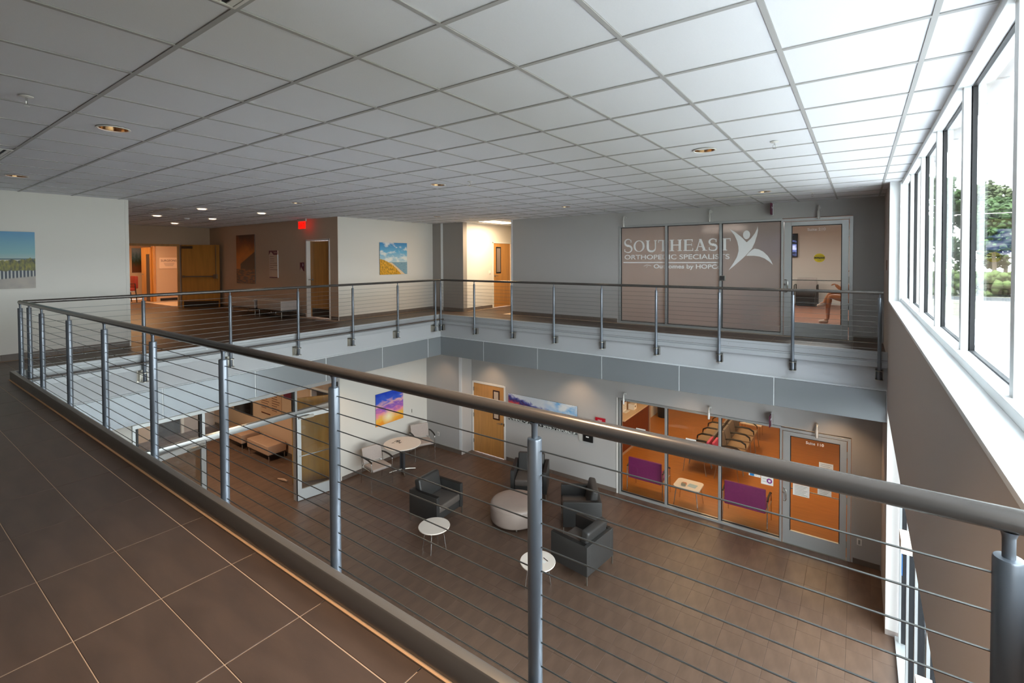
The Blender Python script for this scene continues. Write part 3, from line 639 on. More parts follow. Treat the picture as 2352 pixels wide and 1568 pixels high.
# lettering of the upper clinic front
def flat(polys, name, m, parent, y=YF+.042):
    w = MB()      # thin cut vinyl, every piece a hair in front of the last
    for i, p in enumerate(polys):
        k = len(w.v); w.v += [(x, y-.001-i*2e-5, z) for x, z in p]; w.f.append(tuple(range(k, k+len(p))))
    return w.build(name, m, parent, smooth=0)
def serif_word(x0, x1, zb_, h, hS):
    # small-cap serif letters drawn as polygons, cap first
    W_ = {'S': .56, 'O': .78, 'U': .76, 'T': .68, 'H': .80, 'E': .62, 'A': .76}
    word = 'SOUTHEAST'; tot = sum(W_[c_]*(1.12 if i == 0 else 1) for i, c_ in enumerate(word)); sc_ = (x1-x0)/tot
    out = []; x = x0
    for i, ch in enumerate(word):
        wd = W_[ch]*sc_*(1.12 if i == 0 else 1); H_ = hS if i == 0 else h; zb0 = zb_-(.02 if i == 0 else 0)
        e = wd*.05; L, R_ = x+e, x+wd-e; b_ = .052*(1.1 if i == 0 else 1); th = .018; sf = .020
        def box(a0, c0, a1, c1): out.append([(a0, c0), (a1, c0), (a1, c1), (a0, c1)])
        def ser(cx, z, w2=.05): box(cx-w2, z, cx+w2, z+th*.8)
        if ch in 'TUHE':
            if ch == 'T':
                m2 = (L+R_)/2; box(m2-b_/2, zb0, m2+b_/2, zb0+H_); box(L, zb0+H_-th, R_, zb0+H_); box(L, zb0+H_-.06, L+.016, zb0+H_); box(R_-.016, zb0+H_-.06, R_, zb0+H_); ser(m2, zb0)
            if ch == 'H':
                for cx in (L+.05, R_-.05): box(cx-b_/2, zb0, cx+b_/2, zb0+H_); ser(cx, zb0); ser(cx, zb0+H_-th*.8)
                box(L+.05, zb0+H_*.5, R_-.05, zb0+H_*.5+th)
            if ch == 'E':
                box(L+.02, zb0, L+.02+b_, zb0+H_); box(L, zb0, R_, zb0+th); box(L, zb0+H_-th, R_-.01, zb0+H_); box(L+.05, zb0+H_*.5, R_-.03, zb0+H_*.5+th)
                box(R_-.016, zb0, R_, zb0+.06); box(R_-.026, zb0+H_-.055, R_-.01, zb0+H_); box(R_-.04, zb0+H_*.5-.02, R_-.028, zb0+H_*.5+.04)
            if ch == 'U':
                cL, cR = L+.045, R_-.035; rr = (cR-cL)/2; cz = zb0+rr*.85; m2 = (cL+cR)/2
                box(cL-b_/2, cz, cL+b_/2, zb0+H_); box(cR-.012, cz, cR+.012, zb0+H_); ser(cL, zb0+H_-th*.8); ser(cR, zb0+H_-th*.8, .036)
                N_ = 12
                for k in range(N_):
                    t0, t1 = PI+PI*k/N_, PI+PI*(k+1)/N_
                    def pt(t, o): 
                        return (m2+(rr+(b_/2*(1-(t-PI)/PI)+.012*((t-PI)/PI))*o)*math.cos(t), cz+(rr*.85+.022*o)*math.sin(t))
                    out.append([pt(t0, -1), pt(t1, -1), pt(t1, 1), pt(t0, 1)])
        elif ch == 'O':
            m2, cz = (L+R_)/2, zb0+H_/2; N_ = 28
            for k in range(N_):
                t0, t1 = 2*PI*k/N_, 2*PI*(k+1)/N_
                f_ = lambda t, o: (m2+((R_-L)/2-(.046 if o else 0))*math.cos(t), cz+(H_/2+.006-(.016 if o else 0))*math.sin(t))
                out.append([f_(t0, 0), f_(t1, 0), f_(t1, 1), f_(t0, 1)])
        elif ch == 'A':
            m2 = (L+R_)/2; out.append([(L+.03, zb0), (L+.055, zb0), (m2-.002, zb0+H_), (m2-.02, zb0+H_)]); out.append([(R_-.075, zb0), (R_-.02, zb0), (m2+.016, zb0+H_), (m2-.036, zb0+H_)])
            box(L+.09, zb0+H_*.32, R_-.10, zb0+H_*.32+th); ser(L+.045, zb0, .04); ser(R_-.045, zb0, .05)
        elif ch == 'S':
            P_ = []
            m2 = (L+R_)/2; rx = (R_-L)/2*.86; N_ = 22; r_ = H_/4
            for k in range(N_+1):
                t = k/N_
                if t < .5: an = math.radians(25+t*2*245); cx, cz = m2, zb0+H_*.745; P_.append((cx+rx*.88*math.cos(an), cz+r_*math.sin(an), .012+.036*t*2))
                else: an = math.radians(90-(t-.5)*2*245); cx, cz = m2, zb0+H_*.255; P_.append((cx+rx*math.cos(an), cz+r_*math.sin(an), .012+.036*(1-t)*2))
            P_ = [q for q in P_]
            for q0, q1 in zip(P_, P_[1:]):
                dx, dz = q1[0]-q0[0], q1[1]-q0[1]; l_ = math.hypot(dx, dz) or 1; nx, nz = -dz/l_, dx/l_
                out.append([(q0[0]+nx*q0[2]*.55, q0[1]+nz*q0[2]*.55), (q0[0]-nx*q0[2]*.55, q0[1]-nz*q0[2]*.55), (q1[0]-nx*q1[2]*.55, q1[1]-nz*q1[2]*.55), (q1[0]+nx*q1[2]*.55, q1[1]+nz*q1[2]*.55)])
            box(P_[0][0]-.012, P_[0][1]-.035, P_[0][0]+.008, P_[0][1]+.03); box(P_[-1][0]-.008, P_[-1][1]-.03, P_[-1][0]+.012, P_[-1][1]+.035)
        x += wd
    return out
flat(serif_word(2.135, 4.49, 1.662, .25, .31), 'lettering', vinyl, win1)
text('ORTHOPEDIC SPECIALISTS', .145, (3.31, YF+.0415, 1.487), 'y-', vinyl, win1, width=2.29, bold=.002)
flat([[(2.137, 1.40), (4.24, 1.40), (4.24, 1.424), (2.137, 1.424)]], 'rule_line', vinyl, win1)
text('Outcomes by HOPCo', .125, (3.58, YF+.0415, 1.285), 'y-', vinyl, win1, width=1.44, bold=.003)
flat([[(2.62, 1.33), (2.70, 1.365), (2.70, 1.352), (2.63, 1.325)], [(2.70, 1.365), (2.81, 1.34), (2.80, 1.333), (2.70, 1.352)], [(2.68, 1.30), (2.72, 1.335), (2.73, 1.33), (2.69, 1.295)]], 'roof_mark', vinyl, win1)
# emblem: leaping figure
body = [(4.443, 2.113), (4.56, 2.035), (4.68, 1.93), (4.779, 1.821), (4.86, 1.90), (4.93, 2.0), (4.965, 2.08), (4.98, 2.146), (4.985, 2.05), (4.965, 1.94), (4.93, 1.82), (4.882, 1.701), (4.80, 1.60), (4.72, 1.51), (4.57, 1.37), (4.436, 1.248), (4.53, 1.40), (4.60, 1.53), (4.63, 1.65), (4.624, 1.739), (4.60, 1.85), (4.55, 1.97)]
tail = [(4.77, 1.546), (4.81, 1.60), (4.87, 1.66), (4.922, 1.69), (5.00, 1.675), (5.08, 1.63), (5.16, 1.545), (5.22, 1.45), (5.256, 1.362), (5.19, 1.43), (5.11, 1.49), (5.02, 1.53), (4.92, 1.548), (4.85, 1.548)]
head = [(4.775+.066*math.cos(t*PI/12), 1.972+.088*math.sin(t*PI/12)) for t in range(24)]
flat([body, tail, head], 'emblem', vinyl, win1)

# hook shaped wall lamps and flag signs
hookm = mat('bright_satin_metal', '#d5d4d0', .3, metal=.5)
def hook(x, z, label):
    t = thing('wall_hook_light', label, 'wall light', (x, YF, z-.24))
    MB().cyl((x, YF, z-.03), (x, YF-.012, z-.03), .028, 20).build('rosette', hookm, t)
    MB().tube([(x, YF-.01, z-.03), (x, YF-.05, z-.005), (x, YF-.085, z), (x, YF-.115, z-.02), (x, YF-.125, z-.06), (x, YF-.125, z-.1)], .017, 12).build('arm', hookm, t)
    MB().lathe([(.0, -.245), (.018, -.245), (.024, -.24), (.024, -.10), (.018, -.09), (0, -.09)], (x, YF-.125, z), 16).build('lamp_head', hookm, t)
hook(2.21, 2.47, 'chrome hooked wall lamp left above the frosted glass front')
hook(4.10, 2.50, 'chrome hooked wall lamp above the middle of the frosted glass front')
hook(6.02, 2.46, 'chrome hooked wall lamp above the upper clinic door')
hook(2.21, -1.62, 'chrome hooked wall lamp left above the lower waiting room glass')
hook(4.10, -1.61, 'chrome hooked wall lamp above the middle of the lower waiting room glass')
hook(6.02, -1.60, 'chrome hooked wall lamp above the lower clinic door')
def flag_sign(z, label):
    t = thing('projecting_sign', label, 'sign', (5.26, YF, z))
    bx('panel', maroon, (5.248, YF-.30, z), (5.266, YF-.12, z+.22), t); bx('mount_plate', bead_m, (5.246, YF-.12, z-.004), (5.270, YF-.0, z+.224), t)
    bx('bracket', satin, (5.24, YF-.02, z+.02), (5.28, YF, z+.2), t)
    text('Suite', .06, (5.2665, YF-.21, z+.12), 'x+', vinyl, t)
flag_sign(2.33, 'maroon sign projecting from the wall beside the upper clinic door')
flag_sign(-1.75, 'maroon sign projecting from the wall beside the lower clinic door')

# ---------------- wooden doors
def lever(parent, x, y, z, dirx, face='y-'):
    # lever handle on a wall facing -y (or +x)
    if face == 'y-':
        MB().cyl((x, y, z), (x, y-.012, z), .03, 20).cyl((x, y-.01, z), (x, y-.055, z), .01, 12).tube([(x, y-.05, z), (x+dirx*.03, y-.055, z), (x+dirx*.12, y-.05, z-.005)], .009, 10).build('lever_handle', satin, parent)
    else:
        MB().cyl((x, y, z), (x+.012, y, z), .03, 20).cyl((x+.01, y, z), (x+.055, y, z), .01, 12).tube([(x+.05, y, z), (x+.055, y+dirx*.03, z), (x+.05, y+dirx*.12, z-.005)], .009, 10).build('lever_handle', satin, parent)
# hall door
d3 = empty('door_3', (-4.7, 6.11, 0)); struct(d3, 'narrow maple door in the hall wall under the exit sign', 'door')
f_ = MB(); f_.box((-5.25, 6.095, 0), (-5.21, 6.30, 2.03)).box((-5.21, 6.2, 0), (-5.18, 6.26, 2.03)).box((-4.23, 6.095, 0), (-4.19, 6.26, 2.03)).box((-5.25, 6.095, 2.0), (-4.19, 6.26, 2.04))
f_.build('door_frame', white_trim, d3, smooth=0)
bx('leaf', maple_d, (-5.18, 6.19, .01), (-4.23, 6.235, 1.995), d3); bx('kick_plate', mat('dark_kick', '#3a3029', .4), (-5.12, 6.185, .02), (-4.26, 6.19, .24), d3); lever(d3, -5.08, 6.19, .99, -1)
# lit corridor door
d4 = empty('door_4', (-2.63, 11.2, 0)); struct(d4, 'maple door with narrow dark window in the lit corridor', 'door')
f_ = MB(); f_.box((-2.75, 10.69, 0), (-2.615, 10.735, 2.03)).box((-2.75, 11.615, 0), (-2.615, 11.66, 2.03)).box((-2.75, 10.69, 2.0), (-2.615, 11.66, 2.045)); f_.build('door_frame', white_trim, d4, smooth=0)
bx('leaf', maple, (-2.68, 10.735, .01), (-2.635, 11.615, 2.0), d4); lever(d4, -2.635, 10.81, .99, 1, 'x+')
bx('window_rim', gasket, (-2.634, 10.87, 1.06), (-2.628, 11.12, 1.89), d4); bx('vision_panel', mat('wired_glass', '#8f8078', .15), (-2.628, 10.905, 1.10), (-2.626, 11.085, 1.85), d4)
# lobby door
d5 = empty('door_5', (-1.9, YF, G)); struct(d5, 'light maple lobby door with narrow vision panel', 'door')
f_ = MB(); f_.box((-2.5, YF-.014, G), (-2.445, YF+.1, G+2.03)).box((-1.35, YF-.014, G), (-1.30, YF+.1, G+2.03)).box((-2.445, YF-.014, G+1.99), (-1.35, YF+.1, G+2.045)); f_.build('door_frame', white_trim, d5, smooth=0)
bx('leaf', maple, (-2.445, YF-.002, G+.01), (-1.35, YF+.042, G+1.99), d5); lever(d5, -1.425, YF-.002, G+.975, -1)
bx('window_rim', mat('dark_wood_rim', '#3c1d14', .4), (-1.74, YF-.006, G+1.05), (-1.50, YF-.001, G+1.875), d5); bx('vision_panel', mat('pale_glass', '#c9b19c', .12), (-1.70, YF-.008, G+1.09), (-1.545, YF-.006, G+1.835), d5)
for z in (.25, 1.0, 1.75): bx('hinge', satin, (-2.455, YF-.016, G+z), (-2.43, YF-.002, G+z+.11), d5)
bx('strike', black_p, (-1.352, YF-.016, G+.92), (-1.33, YF-.013, G+1.0), d5)
# open double-door leaf at the hall end
d6 = empty('door_6', (-10.9, 5.2, 0)); struct(d6, 'maple leaf of the double doors standing open at the hall end', 'door')
bx('door_frame', maple_d, (-10.94, 5.16, 0), (-10.90, 5.22, 2.0), d6); bx('door_header', maple_d, (-10.96, 3.4, 1.95), (-10.89, 5.22, 2.02), d6); bx('door_frame', maple_d, (-10.94, 3.4, 0), (-10.90, 3.45, 1.95), d6)
def leafq(n, m, u0, u1, t0, t1, z0, z1, par=d6, A=(-10.80, 5.24), B=(-10.02, 6.0)):
    ax, ay = A; L = math.hypot(B[0]-ax, B[1]-ay); an = math.atan2(B[1]-ay, B[0]-ax)
    return MB().box((ax+u0, ay+t0, z0), (ax+u1, ay+t1, z1), rot=an, piv=(ax, ay)).build(n, m, par, smooth=0)
LL = 1.09
leafq('leaf', maple_d, 0, LL, -.0, .045, .01, 2.0); leafq('panic_bar', satin, .05, LL-.12, -.07, -.03, .98, 1.02); leafq('bar_end', satin, LL-.14, LL-.05, -.08, 0, .93, 1.06); leafq('bar_end', satin, .04, .08, -.06, 0, .965, 1.035)
leafq('closer', mat('bronze_closer', '#4a3a2a', .5), .03, .32, -.06, 0, 1.88, 1.96); leafq('kick_plate', MATS['dark_kick'], .05, LL-.03, -.004, 0, .02, .22); leafq('vertical_rod', satin, LL-.10, LL-.085, -.02, -.005, 1.05, 1.97)
# vestibule maple leaf
d9 = empty('door_7', (-4.7, 5.4, G)); struct(d9, 'open maple door standing behind the glass door of the vestibule', 'door')
leafq('leaf', maple_d, 0, .92, 0, .045, G+.01, G+2.12, d9, (-4.76, 5.38), (-4.30, 6.16)); leafq('lever_handle', satin, .04, .14, -.06, -.045, G+.98, G+1.0, d9, (-4.76, 5.38), (-4.30, 6.16)); leafq('lever_handle', satin, .055, .075, -.05, 0, G+.96, G+1.02, d9, (-4.76, 5.38), (-4.30, 6.16))
f_ = MB(); f_.box((-5.34, 6.23, G), (-5.28, 6.42, -1.9)).box((-4.37, 6.23, G), (-4.31, 6.42, -1.9)).box((-5.34, 6.23, -1.95), (-4.31, 6.42, -1.88)); f_.build('door_frame', white_trim, d9, smooth=0)
bx('dark_glazing', gasket, (-5.28, 6.38, G), (-4.37, 6.4, -1.95), d9)

# ---------------- vestibule storefront
w3 = empty('window_3', (-3.9, 4.0, G)); struct(w3, 'aluminium storefront between lobby and vestibule', 'window')
XS = -3.9; Hh = -1.44
mb = MB(); mb.box((XS-.10, 1.955, Hh-.07), (XS+.012, 6.14, Hh)).box((XS-.1, 1.955, G), (XS+.012, 2.0, Hh-.07)).box((XS-.1, 6.095, G), (XS+.012, 6.14, Hh-.07)); mb.build('window_frame', alu, w3, smooth=0, bevel=.002, seg=1)
bx('transom', alu, (XS-.1, 2.0, -2.09), (XS+.014, 6.095, -1.975), w3, bevel=.006)
for y in (3.09, 5.0): bx('mullion', alu, (XS-.1, y-.025, G), (XS+.012, y+.025, Hh-.07), w3)
for y in (2.03, 3.05, 4.96, 6.08): bx('gasket', gasket, (XS-.09, y-.018, -1.975), (XS-.02, y+.018, Hh-.07), w3)
for y0, y1 in ((2.0, 3.065), (3.115, 4.975), (5.025, 6.095)): bx('glass_pane', glass, (XS-.055, y0, -1.975), (XS-.049, y1, Hh-.07), w3)
for y0, y1 in ((2.0, 3.065), (5.025, 6.095)): bx('glass_pane', glass, (XS-.055, y0, G+.05), (XS-.049, y1, -2.09), w3)
mb = MB(); mb.box((XS-.1, 2.0, G), (XS+.01, 3.065, G+.07)).box((XS-.1, 5.025, G), (XS+.01, 6.095, G+.07)); mb.build('bottom_rail', alu, w3, smooth=0)
def swing(nm, label, hy, ey, side):
    # storefront leaf folded back in front of its sidelight
    d = empty(nm, (XS+.05, hy, G)); struct(d, label, 'door')
    A, B = (XS+.05, hy), (XS+.23, ey); L = math.hypot(B[0]-A[0], B[1]-A[1]); Z0, Z1 = G+.012, G+2.0
    k = lambda n, m, u0, u1, z0, z1, t0=-.022, t1=.022: leafq(n, m, u0, u1, t0, t1, z0, z1, d, A, B)
    k('stile', alu, 0, .09, Z0, Z1); k('stile', alu, L-.09, L, Z0, Z1); k('rail', alu, .09, L-.09, Z1-.10, Z1); k('rail', alu, .09, L-.09, Z0, Z0+.25)
    k('glass_pane', glass, .09, L-.09, Z0+.25, Z1-.10, -.003, .003); k('push_bar', chrome, .05, L-.05, G+1.03, G+1.05, -.06 if side > 0 else .045, -.045 if side > 0 else .06)
    k('edge_gasket', gasket, -.012, 0, Z0, Z1)
    k('closer', satin, .03, .36, Z1-.10, Z1-.045, -.085 if side > 0 else .025, -.025 if side > 0 else .085)
    a1, b1 = A[0]+.08, hy
    MB().tube([(A[0]+.06, hy+(.3 if side > 0 else -.3), Z1-.04), (A[0]+.12, hy+(.05 if side > 0 else -.05), Z1-.035), (A[0]+.01, hy-(.12 if side > 0 else -.12), Z1-.03)], .007, 8).build('closer_arm', satin, d)
swing('door_8', 'right glass leaf of the vestibule folded open with push bar', 4.985, 5.93, 1)
swing('door_9', 'left glass leaf of the vestibule folded open, mostly behind the curb', 3.10, 2.14, -1)

# ---------------- procedural pictures
class Pic:
    def __init__(s, name):
        s.m = bpy.data.materials.new(name); s.m.use_nodes = True; s.n = s.m.node_tree; s.p = s.n.nodes['Principled BSDF']; s.p.inputs['Roughness'].default_value = .45
        t = s.n.nodes.new('ShaderNodeUVMap'); t.uv_map = 'uv'; s.uv = t.outputs[0]; q = s.n.nodes.new('ShaderNodeSeparateXYZ'); s.n.links.new(s.uv, q.inputs[0]); s.u, s.v = q.outputs[0], q.outputs[1]
    def math(s, op, a_, b_=None, cl=False):
        k = s.n.nodes.new('ShaderNodeMath'); k.operation = op; k.use_clamp = cl
        for i, x in enumerate((a_, b_)):
            if x is None: continue
            if isinstance(x, (int, float)): k.inputs[i].default_value = x
            else: s.n.links.new(x, k.inputs[i])
        return k.outputs[0]
    def noise(s, scale, sx=1, sy=1, detail=5, off=0, dist=0):
        mp = s.n.nodes.new('ShaderNodeMapping'); mp.inputs['Scale'].default_value = (sx, sy, 1); mp.inputs['Location'].default_value = (off, off*.7, 0)
        s.n.links.new(s.uv, mp.inputs[0]); k = s.n.nodes.new('ShaderNodeTexNoise'); k.inputs['Scale'].default_value = scale; k.inputs['Detail'].default_value = detail; k.inputs['Distortion'].default_value = dist
        s.n.links.new(mp.outputs[0], k.inputs['Vector']); return k.outputs[0]
    def ramp(s, fac, stops):
        r = s.n.nodes.new('ShaderNodeValToRGB'); e = r.color_ramp.elements
        while len(e) < len(stops): e.new(.5)
        for i, (p_, c_) in enumerate(stops): e[i].position = p_; e[i].color = lin(c_)
        s.n.links.new(fac, r.inputs[0]); return r.outputs[0]
    def step(s, a_, edge, soft=.01):   # 0 below edge, 1 above
        return s.math('DIVIDE', s.math('SUBTRACT', a_, edge), soft, True) if not isinstance(edge, (int, float)) else s.math('DIVIDE', s.math('SUBTRACT', a_, edge), soft, True)
    def mix(s, fac, a_, b_):
        k = s.n.nodes.new('ShaderNodeMix'); k.data_type = 'RGBA'
        for i, x in ((0, fac), (6, a_), (7, b_)):
            if isinstance(x, str): k.inputs[i].default_value = lin(x)
            elif isinstance(x, (int, float)): k.inputs[i].default_value = x
            else: s.n.links.new(x, k.inputs[i])
        return k.outputs[2]
    def done(s, c_): s.n.links.new(c_, s.p.inputs['Base Color']); return s.m
def picture(name, label, P0, du, dz, m, face, thick=.018, cat='picture'):
    # P0: lower left corner on the wall as seen; face 'x+' or 'y-'
    t = thing(name, label, cat, P0)
    x, y, z = P0
    if face == 'y-': lo, hi = (x, y-thick, z), (x+du, y-.001, z+dz); q = [(x, y-thick-.001, z), (x+du, y-thick-.001, z), (x+du, y-thick-.001, z+dz), (x, y-thick-.001, z+dz)]
    else: lo, hi = (x+.001, y, z), (x+thick, y+du, z+dz); q = [(x+thick+.001, y, z), (x+thick+.001, y+du, z), (x+thick+.001, y+du, z+dz), (x+thick+.001, y, z+dz)]
    bx('canvas_body', mat('picture_edge', '#6f6c68', .5), lo, hi, t)
    me = bpy.data.meshes.new('print'); me.from_pydata([(a_-x, b_-y, c_-z) for a_, b_, c_ in q], [], [(0,1,2,3)]); uvl = me.uv_layers.new(name='uv')
    for i, c_ in enumerate(((0,0),(1,0),(1,1),(0,1))): uvl.data[i].uv = c_
    me.materials.append(m); o = bpy.data.objects.new('print', me); COL.objects.link(o); o.parent = t
    return t
# dune with sand fence
p = Pic('dune_print'); sky_ = p.ramp(p.v, [(.5, '#a9b9b4'), (.62, '#7fb0b4'), (1, '#4f8fb8')])
sea = p.mix(p.step(p.v, .505, .008), '#b9b8a6', '#3c5a60'); c_ = p.mix(p.step(p.v, .525, .008), sea, sky_)
gr = p.math('ADD', .43, p.math('MULTIPLY', p.noise(9, 3, 1), .12)); sl = p.math('MULTIPLY', p.math('SUBTRACT', p.u, .6), .1)
c_ = p.mix(p.step(p.math('ADD', gr, sl), p.v, .01), c_, p.ramp(p.noise(30, 1, .3), [(.35, '#2c3115'), (.6, '#7f7a1e'), (.75, '#a89a3a')]))
pk = p.step(p.math('SINE', p.math('MULTIPLY', p.u, 150)), .1, .3); fence = p.mix(pk, '#1e2c3c', '#b8b8b0')
c_ = p.mix(p.step(p.math('ADD', .28, p.math('MULTIPLY', p.noise(8, 2, 0), .08)), p.v, .01), c_, fence)
sd = p.math('ADD', .12, p.math('MULTIPLY', p.u, .10)); c_ = p.mix(p.step(sd, p.v, .02), c_, p.ramp(p.noise(4), [(.3, '#8f8a84'), (.7, '#b3a79a')]))
picture('beach_fence_picture', 'square picture of a sand fence and dune under blue sky on the left wall', (XL, -.18, 1.086), .94, .867, p.done(c_), 'x+')
# beach with golden dune
p = Pic('golden_dune_print'); cl = p.step(p.noise(3.5, 1, 1.8, off=3), .5, .12)
sky_ = p.mix(p.math('MULTIPLY', cl, .8), p.ramp(p.v, [(.4, '#bcd6dc'), (.7, '#5fb3dc'), (1, '#1583c4')]), '#f4f4ee')
c_ = p.mix(p.step(.39, p.v, .008), sky_, p.ramp(p.noise(12, 1, 8), [(.3, '#5f8ba0'), (.7, '#8fb2c0')]))
c_ = p.mix(p.step(p.math('SUBTRACT', p.math('MULTIPLY', p.math('SUBTRACT', .95, p.u), .9), 0.0), p.v, .03), c_, c_)
c_ = p.mix(p.math('MULTIPLY', p.step(p.math('SUBTRACT', .93, p.u), p.math('MULTIPLY', p.v, 1.3), .03), p.step(.38, p.v, .01)), c_, '#e7c9a0')
dn = p.math('ADD', p.math('SUBTRACT', .47, p.math('MULTIPLY', p.math('POWER', p.u, 1.7), .75)), p.math('MULTIPLY', p.noise(20), .05))
c_ = p.mix(p.step(dn, p.v, .02), c_, p.ramp(p.noise(26, 1, .6), [(.3, '#7d6a22'), (.5, '#d79a1c'), (.7, '#f0b73c')]))
picture('golden_dune_picture', 'square beach picture with golden dune grass and blue sky', (XL, 7.361, 1.098), .95, .87, p.done(c_), 'x+')
# lobby sunset
p = Pic('sunset_sky_print'); n1 = p.noise(3.2, 1.2, 2.2, off=5, dist=.6)
c_ = p.ramp(p.math('ADD', p.v, p.math('MULTIPLY', p.math('SUBTRACT', n1, .5), .5)), [(.0, '#f59a2c'), (.18, '#f8c04c'), (.35, '#f08cae'), (.5, '#8a58c0'), (.62, '#f0b4b0'), (.75, '#3a5fd0'), (1, '#0d3fc0')])
du_ = p.math('SUBTRACT', p.u, .45); dv_ = p.math('SUBTRACT', p.v, .22); r2 = p.math('SQRT', p.math('ADD', p.math('MULTIPLY', du_, du_), p.math('MULTIPLY', dv_, dv_)))
c_ = p.mix(p.math('SUBTRACT', 1.0, p.math('MULTIPLY', r2, 4.0), True), c_, '#fff6c8')
picture('sunset_picture', 'square picture of a vivid pink and blue sunset on the white lobby wall', (-3.93, 7.24, G+1.05), .95, .87, p.done(c_), 'x+')
# wide panorama
p = Pic('panorama_print'); dg_ = p.math('ADD', p.v, p.math('MULTIPLY', p.u, .55)); n1 = p.noise(3.5, 3, 1.2, off=9, dist=.8)
f = p.math('ADD', dg_, p.math('MULTIPLY', p.math('SUBTRACT', n1, .5), .5))
c_ = p.ramp(f, [(.25, '#8f3f8a'), (.45, '#c8406a'), (.62, '#e8601c'), (.72, '#b0405c'), (.82, '#22306e'), (.9, '#6a6ab0'), (1.0, '#dfe3ea')])
c_ = p.mix(p.math('MULTIPLY', p.step(p.u, .5, .25), p.step(p.v, .35, .2)), c_, p.ramp(p.noise(4, 2, 1, off=2), [(.35, '#6fb2e8'), (.6, '#dfe8f0')]))
c_ = p.mix(p.step(.14, p.v, .02), c_, p.ramp(p.noise(14, 3, 1), [(.46, '#111418'), (.54, '#cfd4d2')]))
picture('panorama_picture', 'wide panoramic picture of clouds and sea on the lobby far wall', (-1.185, YF, -2.885), 2.13, .725, p.done(c_), 'y-')
# hall sunset pier
p = Pic('pier_print'); n1 = p.noise(3, 1, 1.2, off=1)
c_ = p.ramp(p.math('ADD', p.v, p.math('MULTIPLY', p.math('SUBTRACT', n1, .5), .4)), [(.3, '#b8641a'), (.6, '#d0741c'), (.8, '#8a4412'), (1, '#4a220c')])
hut = p.math('ADD', .34, p.math('MULTIPLY', p.u, .32)); c_ = p.mix(p.math('MULTIPLY', p.step(hut, p.v, .02), p.step(p.u, .22, .02)), c_, '#24130c')
c_ = p.mix(p.step(.30, p.v, .01), c_, p.ramp(p.noise(5, 1, 6), [(.42, '#26150d'), (.62, '#8a4c18')]))
picture('pier_picture', 'tall amber picture of a pier at dusk on the hall wall', (-9.06, 6.11, .81), 1.13, 1.46, p.done(c_), 'y-')
# rear room pictures
p = Pic('marsh_print'); c_ = p.ramp(p.math('ADD', p.v, p.math('MULTIPLY', p.math('SUBTRACT', p.noise(5), .5), .5)), [(.2, '#5c3416'), (.42, '#2f3a26'), (.6, '#40606a'), (.9, '#7f93a6')])
marsh = p.done(c_)
picture('marsh_picture', 'dark picture of trees on the wall beyond the double doors', (-16.6, 5.62, 1.05), .3, .95, marsh, 'x+')
p = Pic('brown_print'); c_ = p.ramp(p.noise(4), [(.3, '#5a3a20'), (.7, '#8f6236')])
picture('brown_picture', 'brown picture at the left edge of the doorway beyond the hall', (-16.6, 5.34, 1.05), .12, .8, p.done(c_), 'x+')

# ---------------- signs on the hall wall
es_ = thing('exit_sign', 'red glowing exit sign hanging from the ceiling before the hall wall', 'exit sign', (-5.1, 5.9, 2.40))
bx('housing', mat('exit_edge', '#b9b0a6', .5), (-5.30, 5.90, 2.50), (-4.92, 5.94, ZC), es_); 
bx('lit_plate', mat('exit_red_glow', '#d01010', .4, emit='#ff1408', es=1.0), (-5.27, 5.915, 2.31), (-4.95, 5.925, 2.50), es_)
text('EXIT', .17, (-5.11, 5.912, 2.345), 'y-', mat('exit_letter', '#900808', .4, emit='#c00804', es=.5), es_, width=.26, bold=.003)
def tri(x0, x1, z0, z1, apex, y, m, parent, name='roof_shape'): return flat([[(x0, z0), (x1, z0), (apex, z1)]], name, m, parent, y)
dr = thing('directory_sign', 'tall directory sign with maroon head and white roof shape on the hall wall', 'sign', (-7.11, 6.09, 1.0))
beige_m = mat('directory_beige', '#c9b3a3', .5)
bx('board', beige_m, (-7.11, 6.095, 1.03), (-6.65, 6.11, 1.77), dr); bx('head_band', maroon, (-7.115, 6.09, 1.655), (-6.66, 6.095, 1.775), dr); bx('foot_band', maroon, (-7.10, 6.09, 1.005), (-6.66, 6.095, 1.03), dr)
bx('edge_strip', bead_m, (-6.66, 6.088, 1.01), (-6.64, 6.11, 1.66), dr); tri(-7.115, -6.84, 1.645, 1.75, -7.0, 6.0895, beige_m, dr)
text('SUITES', .055, (-6.76, 6.089, 1.70), 'y-', beige_m, dr)
ln = MB()
for i, w_ in enumerate((.2, .22, .24, .36, .42, .18, .40)): ln.box((-7.06, 6.093, 1.60-i*.062), (-7.06+w_, 6.095, 1.612-i*.062))
ln.build('text_lines', mat('brown_text', '#6a4a3a', .6), dr, smooth=0)['kind'] = 'stuff'
rr = thing('restroom_sign', 'small maroon restroom sign beside the hall door', 'sign', (-5.53, 6.1, 1.21))
bx('plate', maroon, (-5.535, 6.1, 1.21), (-5.345, 6.11, 1.44), rr); tri(-5.535, -5.37, 1.21, 1.32, -5.48, 6.099, beige_m, rr); 
MB().cyl((-5.39, 6.099, 1.40), (-5.39, 6.097, 1.40), .012, 12).box((-5.40, 6.097, 1.34), (-5.38, 6.099, 1.385)).build('person_symbol', vinyl, rr, smooth=0)
pl = thing('wall_plaque', 'pale plaque with dark script lettering beyond the double doors', 'sign', (-14.5, 5.92, 1.22))
bx('board', mat('pale_plaque', '#e2cbb8', .5), (-14.5, 5.84, 1.215), (-14.48, 6.44, 1.615), pl)
text('SURGEONS', .11, (-14.478, 6.14, 1.47), 'x+', mat('plaque_ink', '#5a4a50', .6), pl, width=.5)
for i in range(3): bx('text_line', MATS['plaque_ink'], (-14.48, 5.98+.02*i, 1.40-.045*i), (-14.478, 6.32-.02*i, 1.41-.045*i), pl)
